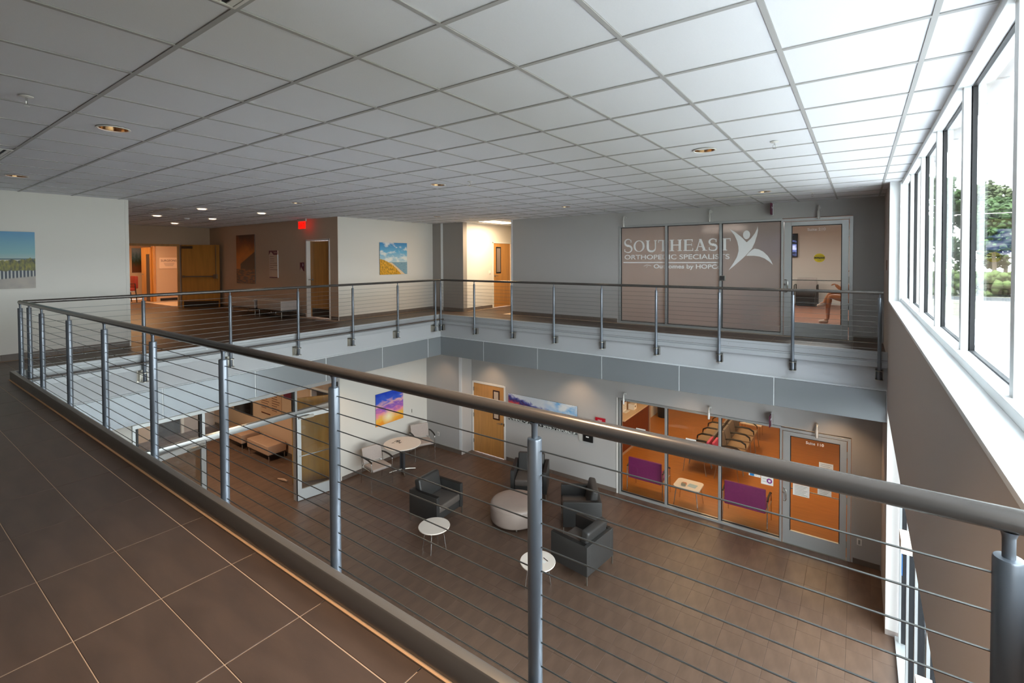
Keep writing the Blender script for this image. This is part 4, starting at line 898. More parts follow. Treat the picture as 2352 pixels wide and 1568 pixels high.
vn = thing('wall_vent', 'black low wall vent beyond the double doors', 'vent', (-14.5, 5.85, .02)); bx('grille', black_p, (-14.5, 5.86, .02), (-14.47, 6.6, .11), vn)
d10 = empty('door_10', (-14.55, 5.5, 0)); struct(d10, 'maple door standing open beyond the double doors', 'door')
bx('leaf', maple_d, (-15.5, 5.60, .01), (-14.6, 5.645, 2.0), d10); bx('door_frame', maple_d, (-14.66, 5.65, 0), (-14.48, 5.73, 2.05), d10); bx('kick_plate', MATS['dark_kick'], (-15.0, 5.595, .02), (-14.68, 5.60, 1.75), d10); lever(d10, -15.35, 5.6, 1.0, 1)

# ---------------- ceiling fittings
def downlight(x, y, z, label, r=.098, lit=None, group=None):
    t = thing('downlight', label, 'ceiling light', (x, y, z), 0, group)
    MB().lathe([(r+.012, 0.0), (r+.012, -.004), (r, -.006), (r-.004, 0)], (x, y, z), 32).build('trim_ring', white_trim, t)
    MB().lathe([(r-.002, -.003), (r*.95, .03), (r*.8, .07), (r*.6, .10), (.0, .115)], (x, y, z), 32).build('reflector', brass, t)
    MB().cyl((x-.045, y+.02, z+.045), (x+.045, y-.01, z+.05), .014, 10).cyl((x-.04, y-.03, z+.05), (x+.045, y-.04, z+.055), .014, 10).build('bulb', mat('warm_bulb', '#ffd9a8', .4, emit='#ffb060', es=2.5), t)
posn = {(5.388, .291): 'recessed downlight over the near right of the railing, above the frame', (1.731, .291): 'recessed downlight with brass reflector at the upper left, largest in view', (-1.927, .291): 'recessed downlight close to the left wall above the dune picture',
        (1.731, 3.949): 'recessed downlight in the middle of the ceiling over the atrium', (-1.927, 3.949): 'recessed downlight before the hall opening', (5.388, 3.949): 'recessed downlight on the right part of the ceiling, nearest the windows',
        (-1.927, 7.606): 'recessed downlight near the taupe corner wall', (1.731, 7.606): 'recessed downlight before the blank grey far wall', (5.388, 7.606): 'recessed downlight above the frosted glass front'}
for (x, y) in DL: downlight(x, y, ZC, posn[(x, y)])
def disc(x, y, label):
    t = thing('hall_light', label, 'ceiling light', (x, y, ZC)); MB().lathe([(.09, 0), (.09, -.008), (.075, -.01)], (x, y, ZC), 24).build('trim_ring', white_trim, t)
    MB().cyl((x, y, ZC-.006), (x, y, ZC-.003), .078, 24).build('diffuser', mat('lit_diffuser', '#fff0dc', .5, emit='#ffe8cc', es=3.5), t)
for x, y, l in ((-4.45, 3.35, 'lit round hall light nearest the left wall corner'), (-4.42, 4.55, 'lit round hall light nearest the exit sign'), (-6.95, 3.37, 'lit round hall light on the left in the middle of the hall'), (-6.9, 4.55, 'lit round hall light on the right in the middle of the hall'), (-9.3, 4.55, 'lit round hall light farthest down the hall')): disc(x, y, l)
def sprinkler(x, y, label):
    t = thing('sprinkler_head', label, 'sprinkler', (x, y, ZC))
    MB().lathe([(0, 0), (.035, 0), (.035, -.004), (.02, -.009), (.0, -.009)], (x, y, ZC), 20).build('escutcheon', white_trim, t)
    MB().cyl((x, y, ZC-.008), (x, y, ZC-.03), .007, 8).build('stem', chrome, t)
    MB().tube([(x-.011, y, ZC-.028), (x-.013, y, ZC-.045), (x, y, ZC-.058), (x+.013, y, ZC-.045), (x+.011, y, ZC-.028)], .0025, 6).build('frame_arms', chrome, t)
    MB().cyl((x, y, ZC-.058), (x, y, ZC-.061), .016, 16).build('deflector', chrome, t)
for x, y, l in ((2.25, -.29, 'chrome sprinkler head at the far left of the ceiling, largest in view'), (-1.40, 3.98, 'sprinkler head before the hall opening'), (2.28, 4.01, 'sprinkler head right of the central ceiling light'), (6.0, 3.97, 'sprinkler head near the windows, right of the bright ceiling light'),
                (-1.457, 8.3, 'sprinkler head near the lit corridor opening'), (2.23, 8.38, 'sprinkler head before the grey wall left of the lettering'), (6.0, 8.24, 'sprinkler head above the upper clinic door')): sprinkler(x, y, l)
sd_ = thing('smoke_detector', 'round smoke detector on the hall ceiling', 'smoke detector', (-7.14, 4.06, ZC)); MB().lathe([(0, 0), (.06, 0), (.06, -.02), (.045, -.035), (0, -.038)], (-7.14, 4.06, ZC), 24).build('housing', white_trim, sd_)
slot_dark = mat('slot_dark', '#24222c', .7)
def diffuser(x0, x1, y0, y1, label, slots=3):
    t = thing('slot_diffuser', label, 'air vent', (x0, y0, ZC)); n = slots; w = (y1-y0)
    bx('backing', slot_dark, (x0, y0, ZC-.001), (x1, y1, ZC+.002), t)
    pitch = w/(n+.6)
    for i in range(n+1):
        yy = y0+i*pitch; bx('slat', white_trim, (x0, yy, ZC-.006), (x1, yy+pitch*.52, ZC-.001), t)
    f_ = MB(); f_.box((x0-.012, y0-.012, ZC-.007), (x0, y1+.012, ZC-.001)).box((x1, y0-.012, ZC-.007), (x1+.012, y1+.012, ZC-.001)).box((x0, y1, ZC-.007), (x1, y1+.012, ZC-.001)).box((x0, y0-.012, ZC-.007), (x1, y0, ZC-.001)); f_.build('frame', white_trim, t, smooth=0)
diffuser(4.50, 5.70, -.21, -.035, 'slotted air diffuser at the top edge of the ceiling', 3)
diffuser(-1.18, .03, -.21, -.035, 'slotted air diffuser at the left edge above the dune wall', 3)
diffuser(4.49, 5.69, 7.98, 8.04, 'thin slot diffuser above the frosted glass front', 1)
diffuser(-.9, .1, 7.98, 8.04, 'thin slot diffuser before the blank grey wall', 1)
diffuser(-5.8, -4.7, 2.86, 2.98, 'slot diffuser on the hall ceiling beside the left wall corner', 1)
diffuser(-5.8, -4.75, 4.90, 5.0, 'slot diffuser on the hall ceiling before the exit sign', 1)
diffuser(-8.85, -7.85, 4.90, 5.0, 'slot diffuser farthest down the hall ceiling', 1)
lp = thing('corridor_light', 'bright rectangular ceiling panel in the side corridor', 'ceiling light', (-1.9, 10, ZC))
bx('frame', white_trim, (-2.13, 9.39, ZC-.004), (-1.53, 10.61, ZC+.004), lp); bx('diffuser', mat('lit_panel', '#fff2dc', .5, emit='#ffe9c8', es=4), (-2.11, 9.41, ZC-.006), (-1.55, 10.59, ZC-.004), lp)

# ---------------- wall devices
def outlet(x, y, z, label, face='y-', w=.075, h=.115):
    t = thing('wall_outlet', label, 'outlet', (x, y, z))
    if face == 'y-': bx('plate', white_trim, (x, y-.006, z), (x+w, y, z+h), t, bevel=.002); bx('socket', paper_g, (x+w*.3, y-.008, z+h*.15), (x+w*.7, y-.006, z+h*.85), t)
    else: bx('plate', white_trim, (x, y, z), (x+.006, y+w, z+h), t, bevel=.002); bx('socket', paper_g, (x+.006, y+w*.3, z+h*.15), (x+.008, y+w*.7, z+h*.85), t)
outlet(6.64, YF, -3.69, 'white outlet plate low on the wall right of the lower clinic door')
outlet(-3.49, 9.12, -3.69, 'white outlet plate on the grey pier behind the guest chair')
sw = thing('light_switch', 'white double switch plate beside the lit corridor door', 'switch', (-2.63, 10.5, 1.04)); bx('plate', white_trim, (-2.63, 10.5, 1.04), (-2.624, 10.6, 1.16), sw, bevel=.002); bx('rocker', paper, (-2.624, 10.52, 1.07), (-2.621, 10.58, 1.13), sw)
al = thing('fire_alarm', 'red fire alarm box on the lobby far wall', 'alarm', (1.57, YF, -2.5))
bx('box', red_m, (1.45, YF-.05, -2.50), (1.70, YF-.001, -2.33), al, bevel=.006); text('FIRE', .06, (1.575, YF-.051, -2.41), 'y-', vinyl, al); bx('lens', mat('strobe_lens', '#e9dede', .2), (1.50, YF-.06, -2.47), (1.65, YF-.05, -2.44), al)
sk = thing('notice_plate', 'black square plate with white mark below the alarm', 'sign', (1.24, YF, -2.98)); bx('plate', black_p, (1.11, YF-.03, -2.985), (1.37, YF-.001, -2.76), sk); bx('mark', vinyl, (1.19, YF-.032, -2.88), (1.27, YF-.03, -2.85), sk)
bx_ = thing('wall_speaker', 'pale grey panel beside the panoramic picture', 'panel', (1.0, YF, -2.97)); bx('plate', mat('pale_grey_panel', '#b9b8b4', .5), (.985, YF-.02, -2.99), (1.08, YF-.001, -2.76), bx_)
sm = thing('light_switch', 'small reddish switch on the pier left of the windows', 'switch', (XW, 8.3, 1.35)); bx('plate', mat('red_brown_plate', '#7a4a3a', .5), (XW-.008, 8.35, 1.30), (XW, 8.42, 1.46), sm)
sm = thing('wall_outlet', 'tiny dark fitting on the white lobby wall right of the sunset picture', 'outlet', (-3.93, 8.5, -2.9)); bx('plate', satin, (-3.93, 8.51, -2.93), (-3.92, 8.53, -2.83), sm)

# ---------------- furniture
def rbox(w, lo, hi, b, name, m, par, seg=3): return MB().box(lo, hi).build(name, m, par, smooth=50, bevel=b, seg=seg)
def armchair(label, cx, cy_, ang):
    # local: front +x, width along y, 0.78 deep, 0.84 wide, arms 0.66 high
    t = thing('club_armchair', label, 'armchair', (0, 0, 0), 0, 'leather club armchairs in the lobby')
    D, Wd = .39, .42
    for s_ in (-1, 1):
        y0, y1 = sorted((s_*Wd, s_*(Wd-.085)))
        rbox(0, (-D+.0, y0, .15), (D, y1, .655), .008, 'arm', char_l, t); 
        y2, y3 = sorted((s_*(Wd-.012), s_*(Wd-.083)))
        bx('arm_top', black_l, (-D+.06, y2, .652), (D-.004, y3, .661), t)
    rbox(0, (-D, -Wd+.085, .15), (-D+.085, Wd-.085, .655), .008, 'back_panel', char_l, t)
    rbox(0, (-D+.085, -Wd+.09, .15), (D-.03, Wd-.09, .30), .01, 'seat_base', char_l, t)
    rbox(0, (-D+.10, -Wd+.092, .30), (D-.005, Wd-.092, .445), .035, 'seat_cushion', cush_l, t)
    bc = MB().box((-.075, -Wd+.10, 0), (.075, Wd-.10, .44)); ca, sa = math.cos(-.22), math.sin(-.22)
    bc.v = [(x*ca+z*sa-D+.205, y, -x*sa+z*ca+.42) for x, y, z in bc.v]; bc.build('back_cushion', char_l, t, smooth=60, bevel=.05, seg=4)
    for sx in (-1, 1):
        for sy in (-1, 1):
            x0, y0 = sx*(D-.015), sy*(Wd-.015); bx('leg', satin, (x0-.011, y0-.011, 0), (x0+.011, y0+.011, .16), t)
    t.location = (cx, cy_, G); t.rotation_euler = (0, 0, ang)
    return t
A1 = armchair('black leather armchair nearest the guest table, left of the ottoman', -.775, 6.36, math.radians(3))
def more(src, label, x, y, ang):
    k = copy_tree(src); k.location = (x, y, G); k.rotation_euler = (0, 0, ang); k['label'] = label; return k
more(A1, 'leather armchair behind the round ottoman, close to the far wall, seen past a railing post', .29, 8.41, math.radians(-63))
more(A1, 'dark leather armchair turned to the ottoman, behind another armchair', 1.92, 7.87, math.radians(213))
more(A1, 'dark leather armchair nearest the camera, its back to the viewer, beside a small round table', 2.59, 6.67, math.radians(173))
ot = thing('round_ottoman', 'large round taupe leather ottoman among the armchairs', 'ottoman', (.72, 7.2, G))
R = .53
MB().lathe([(0, .06), (R-.05, .06), (R-.015, .075), (R, .11), (R+.005, .25), (R, .37), (R-.02, .415), (R-.06, .435), (R-.2, .445), (0, .45)], (.72, 7.2, G), 48).build('cushion', taupe_l, ot, smooth=60)
MB().lathe([(R+.003, .372), (R+.007, .376), (R+.003, .38)], (.72, 7.2, G), 48).build('piping', taupe_l, ot)
for k in range(5):
    t_ = 2*PI*k/5-.9; MB().cyl((.72+.42*math.cos(t_), 7.2+.42*math.sin(t_), G), (.72+.42*math.cos(t_), 7.2+.42*math.sin(t_), G+.065), .02, 12).build('foot', satin, ot)
def coffee(label, x, y, ph):
    t = thing('round_side_table', label, 'table', (x, y, G), 0, 'small round white side tables')
    MB().lathe([(0, .425), (.28, .425), (.297, .432), (.30, .443), (.297, .45), (0, .45)], (x, y, G), 48).build('table_top', table_w, t)
    MB().lathe([(0, .405), (.12, .405), (.12, .425), (0, .425)], (x, y, G), 20).build('hub', satin, t)
    for k in range(4):
        a_ = ph+k*PI/2; MB().cyl((x+.17*math.cos(a_), y+.17*math.sin(a_), G+.425), (x+.23*math.cos(a_), y+.23*math.sin(a_), G), .009, 10).build('leg', chrome, t)
    return t
coffee('small round white side table before the left armchair', .035, 5.49, .5)
coffee('small round white side table partly behind a railing post, with a pen on it', 2.25, 5.72, .9)
pn = thing('pen', 'small dark pen lying on the side table behind the post', 'pen', (2.33, 5.83, G+.45)); MB().cyl((2.29, 5.84, G+.456), (2.40, 5.80, G+.456), .005, 8).build('barrel', black_p, pn)
pp_ = thing('paper_slip', 'small white paper slip on the side table behind the post', 'paper', (2.33, 5.75, G+.45)); bx('sheet', paper, (2.28, 5.72, G+.4502), (2.38, 5.79, G+.4512), pp_)
# cafe table
ct = thing('round_guest_table', 'round white table with twin column base between two guest chairs', 'table', (-3.10, 7.44, G))
X_, Y_ = -3.10, 7.44
MB().lathe([(0, .70), (.455, .70), (.478, .71), (.482, .722), (.478, .735), (0, .735)], (X_, Y_, G), 56).build('table_top', table_w, ct)
grey_metal = mat('grey_metal_base', '#6a6e73', .35, metal=.6)
for s_ in (-1, 1): MB().box((X_+s_*.045-.028, Y_-.03, G+.05), (X_+s_*.045+.028, Y_+.03, G+.70)).build('column', grey_metal, ct, smooth=0, bevel=.006)
for k in range(4):
    a_ = PI/4+.25+k*PI/2; MB().tube([(X_, Y_, G+.06), (X_+.18*math.cos(a_), Y_+.18*math.sin(a_), G+.045), (X_+.34*math.cos(a_), Y_+.34*math.sin(a_), G+.02)], [.022, .018, .012], 8).build('foot', satin, ct)
em = thing('tabletop_puzzle', 'tangle of small dark metal pieces on the round guest table', 'ornament', (X_-.12, Y_-.05, G+.735))
r_ = random.Random(3)
for k in range(9):
    x0, y0 = X_-.12+r_.uniform(-.11, .11), Y_-.05+r_.uniform(-.09, .09); a_ = r_.uniform(0, PI)
    MB().tube([(x0, y0, G+.74), (x0+.05*math.cos(a_), y0+.05*math.sin(a_), G+.745), (x0+.06*math.cos(a_+.9), y0+.07*math.sin(a_+.9), G+.741)], .004, 6).build('link', black_p, em)
def guest(label, cx, cy_, ang):
    # front +x
    t = thing('guest_chair', label, 'chair', (0,0,0), 0, 'guest chairs at the round table')
    hw = .27
    def q(lo, hi, b_, n, m): return MB().box(lo, hi).build(n, m, t, smooth=60, bevel=b_, seg=3)
    q((-.22, -hw+.02, .41), (.26, hw-.02, .475), .025, 'seat', guest_f)
    bk = MB(); N_ = 6
    for i in range(N_):
        y0, y1 = -hw+.02+i*(2*hw-.04)/N_, -hw+.02+(i+1)*(2*hw-.04)/N_
        f0 = lambda y: -.25-.03*(1-(y/hw)**2)
        k0 = len(bk.v)
        for y in (y0, y1):
            x_ = f0(y)
            bk.v += [(x_, y, .50), (x_+.04, y, .50), (x_-.05, y, .84), (x_-.09, y, .84)]
        bk.f += [(k0, k0+1, k0+5, k0+4), (k0+1, k0+2, k0+6, k0+5), (k0+2, k0+3, k0+7, k0+6), (k0+3, k0, k0+4, k0+7)]
        if i == 0: bk.f.append((k0+3, k0+2, k0+1, k0))
        if i == N_-1: bk.f.append((k0+4, k0+5, k0+6, k0+7))
    bm_ = bmesh.new(); o = bk.build('backrest', guest_f, t, smooth=60)
    bm_.from_mesh(o.data); bmesh.ops.remove_doubles(bm_, verts=bm_.verts, dist=.0005); bm_.to_mesh(o.data); bm_.free()
    for s_ in (-1, 1):
        y = s_*(hw+.01)
        MB().tube([(.24, y, 0), (.24, y, .40), (.235, y, .60), (.22, y, .645)], .010, 10).build('front_leg', chrome, t)
        MB().tube([(-.30, y, 0), (-.25, y, .35), (-.24, y, .45), (-.27, y, .62), (-.26, y, .66)], .010, 10).build('rear_leg', chrome, t)
        MB().tube([(-.27, y, .655), (-.12, y, .675), (.08, y, .675), (.22, y, .655), (.25, y, .64)], [.016, .02, .02, .02, .014], 10).build('armrest', black_l, t)
        MB().cyl((-.24, y, .43), (.24, y, .43), .008, 8).build('side_rail', chrome, t)
    MB().tube([(-.25, -hw, .44), (-.30, -hw*.6, .50)], .008, 8).tube([(-.25, hw, .44), (-.30, hw*.6, .50)], .008, 8).build('back_support', chrome, t)
    t.location = (cx, cy_, G); t.rotation_euler = (0, 0, ang); return t
g1 = guest('grey guest chair with black arms left of the round table', -3.08, 6.62, math.radians(-10))
g2 = copy_tree(g1); g2.location = (-3.33, 8.37, G); g2.rotation_euler = (0, 0, math.radians(-26)); g2['label'] = 'grey guest chair with black arms in the corner behind the round table'

# benches
def bench(label, x0, x1, y0, y1, z, top_m, n=2, group=None, side_m=None):
    t = thing('bench', label, 'bench', ((x0+x1)/2, (y0+y1)/2, z), 0, group)
    MB().box((x0, y0, z+.20), (x1, y1, z+.45)).build('cushion', top_m, t, smooth=60, bevel=.02, seg=3)
    MB().box((x0+.02, y0+.02, z+.17), (x1-.02, y1-.02, z+.205)).build('seat_frame', black_p, t, smooth=0)
    for x in (x0+.04, x1-.04):
        for y in (y0+.04, y1-.04): MB().cyl((x, y, z), (x, y, z+.18), .012, 10).build('leg', chrome, t)
bench_m = mat('hall_bench_vinyl', '#b5ada8', .5, var=.04, scale=8)
bench('pale upholstered hall bench nearer the exit door', -6.62, -5.42, 5.50, 6.02, 0, bench_m)
bench('pale upholstered hall bench farther from the exit door', -8.15, -6.78, 5.50, 6.02, 0, bench_m)
bench('tan upholstered vestibule bench nearer the open maple door', -7.65, -6.48, 5.66, 6.18, G, tan_up)
bench('tan upholstered vestibule bench beside it on the left', -9.15, -7.98, 5.66, 6.18, G, tan_up)
tvv = thing('wall_television', 'black television on the vestibule wall above the left bench', 'television', (-9.0, 6.24, -3.1))
bx('housing', black_p, (-9.6, 6.19, -3.25), (-8.5, 6.235, -2.58), tvv, bevel=.006); bx('screen', mat('dark_screen', '#140d0a', .12), (-9.57, 6.187, -3.22), (-8.53, 6.19, -2.61), tvv)
ds = thing('lobby_directory', 'beige directory board with rows of lettering and red bars in the vestibule', 'sign', (-7.4, 6.24, -3.05))
bx('board', mat('directory_face', '#c3a184', .5), (-8.0, 6.235, -3.06), (-6.83, 6.249, -1.9), ds); bx('head_band', maroon, (-8.0, 6.23, -2.0), (-6.83, 6.235, -1.88), ds)
bx('colour_bar', mat('dark_red_bar', '#4a1010', .5), (-7.95, 6.23, -3.05), (-7.45, 6.235, -3.02), ds); bx('colour_bar', MATS['dark_red_bar'], (-7.3, 6.23, -3.10), (-6.85, 6.235, -3.07), ds)
ln = MB(); r_ = random.Random(5)
for c0 in (-7.95, -7.35):
    for i in range(12): ln.box((c0, 6.232, -2.12-i*.07), (c0+r_.uniform(.25, .45), 6.235, -2.10-i*.07))
ln.build('text_lines', mat('directory_text', '#6f4a38', .6), ds, smooth=0)['kind'] = 'stuff'
ms = thing('maroon_sign', 'dark maroon sign high on the vestibule wall right of the directory', 'sign', (-6.5, 6.24, -2.4)); bx('plate', maroon, (-6.7, 6.235, -2.42), (-6.3, 6.25, -2.1), ms)
stp = thing('door_stop_foot', 'small tan wedge on the vestibule floor beside the maple door', 'door stop', (-5.1, 5.35, G)); MB().tube([(-5.3, 5.3, G+.03), (-5.12, 5.34, G+.035), (-4.98, 5.36, G+.03)], [.018, .035, .02], 10).build('wedge', tan_up, stp)
vc = empty('door_11', (-11.0, 5.1, G)); struct(vc, 'pale door and frame at the far end of the vestibule', 'door'); bx('leaf', mat('pale_door', '#b5a59b', .5), (-11.14, 5.32, G), (-11.1, 6.2, G+2.1), vc); bx('door_frame', white_trim, (-11.16, 5.24, G), (-11.06, 5.32, G+2.15), vc)

# ---------------- lower waiting room (behind the lower glass front)
def wide_chair(label, x0, x1, yb, um, group=None):
    # back towards the glass (-y), seat towards +y
    t = thing('purple_armchair', label, 'chair', ((x0+x1)/2, yb+.3, G), 0, group); cx = (x0+x1)/2; hw = (x1-x0)/2
    w = MB(); k = 0
    MB().box((x0+.01, yb-.005, G+.36), (x1-.01, yb+.045, G+.85)).build('backrest', um, t, smooth=50, bevel=.018, seg=3)
    MB().box((x0+.02, yb+.05, G+.39), (x1-.02, yb+.55, G+.47)).build('seat', um, t, smooth=50, bevel=.02, seg=3)
    for s_ in (-1, 1):
        x = cx+s_*(hw+.02)
        MB().tube([(x, yb-.01, G), (x, yb+.0, G+.62)], .012, 10).build('rear_leg', chrome, t)
        MB().tube([(x, yb+.55, G), (x, yb+.52, G+.45), (x, yb+.50, G+.60)], .012, 10).build('front_leg', chrome, t)
        MB().tube([(x, yb+.0, G+.62), (x, yb+.15, G+.66), (x, yb+.38, G+.655), (x, yb+.52, G+.59)], [.016, .02, .02, .016], 8).build('armrest', black_l, t)
        MB().cyl((x, yb+.0, G+.42), (x, yb+.54, G+.42), .009, 8).build('side_rail', satin, t)
    return t
wide_chair('wide purple chair with its back to the left lower glass pane', 2.19, 3.0, 9.745, purple)
wide_chair('wide purple chair with its back to the right lower glass pane', 4.33, 5.14, 9.745, purple)
lt = thing('low_table', 'low white table with rounded corners between the purple chairs', 'table', (3.53, 9.93, G))
def rr_poly(x0, y0, x1, y1, r, n=6):
    P_ = []
    for cx, cy2, a0 in ((x1-r, y1-r, 0), (x0+r, y1-r, PI/2), (x0+r, y0+r, PI), (x1-r, y0+r, 1.5*PI)):
        for k in range(n+1): t_ = a0+k*PI/2/n; P_.append((cx+r*math.cos(t_), cy2+r*math.sin(t_)))
    return P_
MB().prism(rr_poly(3.25, 9.72, 3.82, 10.22, .09), lambda x, y: (x, y, G+.425), lambda x, y: (x, y, G+.45)).build('table_top', table_w, lt, smooth=30)
for x, y, s1, s2 in ((3.32, 9.78, -1, -1), (3.75, 9.78, 1, -1), (3.75, 10.15, 1, 1), (3.32, 10.15, -1, 1)): MB().cyl((x, y, G+.425), (x+s1*.05, y+s2*.04, G), .011, 10).build('leg', chrome, lt)
mg = thing('magazine', 'pale blue magazine on the low white table', 'magazine', (3.62, 9.92, G+.45)); MB().box((3.54, 9.86, G+.4505), (3.72, 10.02, G+.456), rot=-.1).build('cover', mat('pale_blue_cover', '#a9c6d2', .5), mg, smooth=0)
tb = thing('tissue_box', 'small orange and grey box on the low white table', 'box', (3.45, 9.88, G+.45)); bx('carton', mat('grey_tan_carton', '#9a8f7c', .6), (3.41, 9.83, G+.4505), (3.50, 9.90, G+.50), tb); bx('lid', mat('orange_lid', '#d8653a', .5), (3.42, 9.90, G+.4505), (3.50, 9.95, G+.49), tb)
def row_chair(label, x, y, ang, um, bm2, group):
    t = thing('waiting_chair', label, 'chair', (0,0,0), 0, group); hw = .255
    MB().box((-.22, -hw, .41), (.27, hw, .48)).build('seat', um, t, smooth=50, bevel=.02, seg=2)
    b_ = MB().box((-.03, -hw, 0), (.03, hw, .40)); b_.v = [(xx-.24-zz*.16, yy, zz+.48) for xx, yy, zz in b_.v]; b_.build('backrest', bm2, t, smooth=50, bevel=.015, seg=2)
    for s_ in (-1, 1):
        yy = s_*(hw+.012)
        MB().tube([(-.24, yy, .64), (-.08, yy, .675), (.14, yy, .665), (.25, yy, .60), (.26, yy, .52)], [.013, .016, .016, .015, .01], 8).build('armrest', black_l, t)
        MB().tube([(.26, yy, .52), (.27, yy, .3), (.31, yy, 0)], .010, 8).build('front_leg', satin, t)
        MB().tube([(-.25, yy, .62), (-.22, yy, .3), (-.27, yy, 0)], .010, 8).build('rear_leg', satin, t)
    t.location = (x, y, G); t.rotation_euler = (0, 0, ang); return t
grpL, grpR = 'waiting chairs of the row facing left', 'waiting chairs of the row facing right'
back_grey = mat('grey_back_upholstery', '#7d7672', .75)
c0 = row_chair('pink-backed waiting chair at the near end of the row facing left', 3.23, 11.90, PI, pink, pink, grpL)
c1 = row_chair('waiting chair with tan seat, second from the near end of the row facing left', 3.23, 12.50, PI, seat_tan, back_grey, grpL)
ordn = ['third', 'fourth', 'fifth']
for k, w_ in enumerate(ordn):
    q = copy_tree(c1); q.location = (3.23, 13.09+.585*k, G); q['label'] = 'waiting chair with tan seat, %s from the near end of the row facing left' % w_
c2 = copy_tree(c0); c2.location = (3.96, 11.90, G); c2.rotation_euler = (0, 0, 0); c2['group'] = grpR; c2['label'] = 'pink-backed waiting chair at the near end of the row facing right'
for k, w_ in enumerate(['second']+ordn):
    q = copy_tree(c1); q.location = (3.96, 12.5+.585*k, G); q.rotation_euler = (0, 0, 0); q['group'] = grpR; q['label'] = 'waiting chair with tan seat, %s from the near end of the row facing right' % w_
st = thing('side_table', 'white side table with papers behind the rows of chairs', 'table', (4.0, 15.4, G)); bx('table_top', table_w, (3.65, 15.05, G+.42), (4.25, 15.65, G+.45), st, bevel=.005)
for x in (3.7, 4.2):
    for y in (15.1, 15.6): MB().cyl((x, y, G), (x, y, G+.42), .012, 8).build('leg', chrome, st)
mg = thing('magazine', 'white and blue magazine on the side table behind the chairs', 'magazine', (3.95, 15.2, G+.45)); bx('cover', MATS['pale_blue_cover'], (3.8, 15.12, G+.4505), (4.1, 15.32, G+.458), mg)
# reception desk
dk = thing('reception_desk', 'dark cherry reception desk with pale top', 'desk', (.6, 12.7, G))
bx('front_panel', cherry, (1.16, 11.62, G), (1.22, 13.82, G+1.0), dk); bx('side_panel', cherry, (-.4, 11.62, G), (1.16, 11.70, G+1.0), dk); bx('end_panel', cherry, (-.4, 13.76, G), (1.16, 13.82, G+2.3), dk); bx('base_strip', tan_up, (1.15, 11.6, G), (1.235, 13.83, G+.06), dk)
bx('counter_top', mat('pale_counter', '#e3c9a8', .35), (.7, 11.56, G+1.0), (1.34, 13.82, G+1.04), dk, bevel=.004); bx('corner_post', mat('tan_post', '#b58a5c', .5), (1.16, 11.5, G), (1.26, 11.6, -1.13), dk); bx('edge_strip', tan_up, (1.215, 13.74, G), (1.25, 13.84, G+2.3), dk)
sh = thing('brochure_stand', 'white brochure stand with maroon header on the reception desk', 'brochure holder', (1.15, 12.3, G+1.04)); MB().box((1.0, 12.2, G+1.04), (1.02, 12.45, G+1.38)).build('leaflet', paper, sh, smooth=0); bx('header', maroon, (1.021, 12.24, G+1.31), (1.024, 12.41, G+1.36), sh); bx('foot', paper, (.98, 12.18, G+1.04), (1.12, 12.47, G+1.05), sh)
for i in range(4): bx('text_line', paper_g, (1.0205, 12.24, G+1.27-.05*i), (1.022, 12.40, G+1.28-.05*i), sh)
tw = thing('tape_roll', 'white paper box with round dark hole beside the brochure stand', 'box', (1.1, 12.7, G+1.04)); bx('carton', paper, (1.02, 12.58, G+1.041), (1.2, 12.78, G+1.2), tw); MB().cyl((1.2, 12.68, G+1.13), (1.203, 12.68, G+1.13), .03, 16).build('hole', black_p, tw)
yb_ = thing('plant_vase', 'yellow leafy stems in a vase behind the brochure stand', 'plant', (1.05, 13.0, G+1.04)); MB().lathe([(0, 0), (.05, 0), (.06, .1), (.035, .18)], (1.05, 13.0, G+1.041), 16).build('vase', paper, yb_)
for k in range(7): a_ = k*.9; MB().tube([(1.05, 13.0, G+1.2), (1.05+.05*math.cos(a_), 13+.05*math.sin(a_), G+1.4), (1.05+.12*math.cos(a_), 13+.12*math.sin(a_), G+1.5)], [.004, .01, .003], 5).build('stem', mat('yellow_leaf', '#b09320', .6), yb_)
bn = thing('waste_bin', 'black waste bin with a liner by the far wall of the waiting room', 'bin', (1.05, 15.6, G)); MB().lathe([(0, 0), (.17, 0), (.2, .55), (.19, .55), (.16, .02), (0, .02)], (1.05, 15.6, G), 24).build('body', black_p, bn); MB().lathe([(.2, .5), (.21, .56), (.19, .6), (.17, .58)], (1.05, 15.6, G), 24).build('liner', mat('grey_liner', '#6b6660', .4), bn)
sp_ = thing('floor_spot', 'small white object on the orange wood floor', 'cup', (3.0, 12.2, G)); MB().lathe([(0, 0), (.03, 0), (.04, .1), (.036, .1), (.027, .005), (0, .005)], (2.75, 12.75, G), 16).build('cup', paper, sp_)

# ---------------- upper waiting room
uc = thing('lounge_chair', 'grey upholstered chair at the far wall behind the upper glass door', 'chair', (5.27, 16.6, 0))
bx('seat', char_l, (5.0, 16.3, .32), (5.54, 16.85, .46), uc, bevel=.02); MB().box((5.0, 16.85, .46), (5.54, 16.95, .87)).build('backrest', bench_m, uc, smooth=50, bevel=.02); bx('skirt', black_p, (5.02, 16.32, .02), (5.52, 16.85, .32), uc)
for x in (4.97, 5.57): MB().tube([(x, 16.3, 0), (x, 16.3, .64), (x, 16.45, .66), (x, 16.85, .66), (x, 16.88, 0)], .014, 8).build('arm_frame', black_p, uc)
uc2 = copy_tree(uc); uc2.location = (4.35, 16.6, 0); uc2['label'] = 'grey upholstered chair left of the one behind the upper glass door'
ut = thing('wall_television', 'wall television with bright picture behind the upper glass door', 'television', (4.5, 17.18, 1.55))
bx('housing', black_p, (3.75, 17.14, 1.52), (4.98, 17.19, 2.3), ut)
p = Pic('tv_picture'); e_ = p.ramp(p.noise(2.5, 1, 1.6, detail=2), [(.38, '#101418'), (.5, '#5868a8'), (.62, '#c4ccf0')])
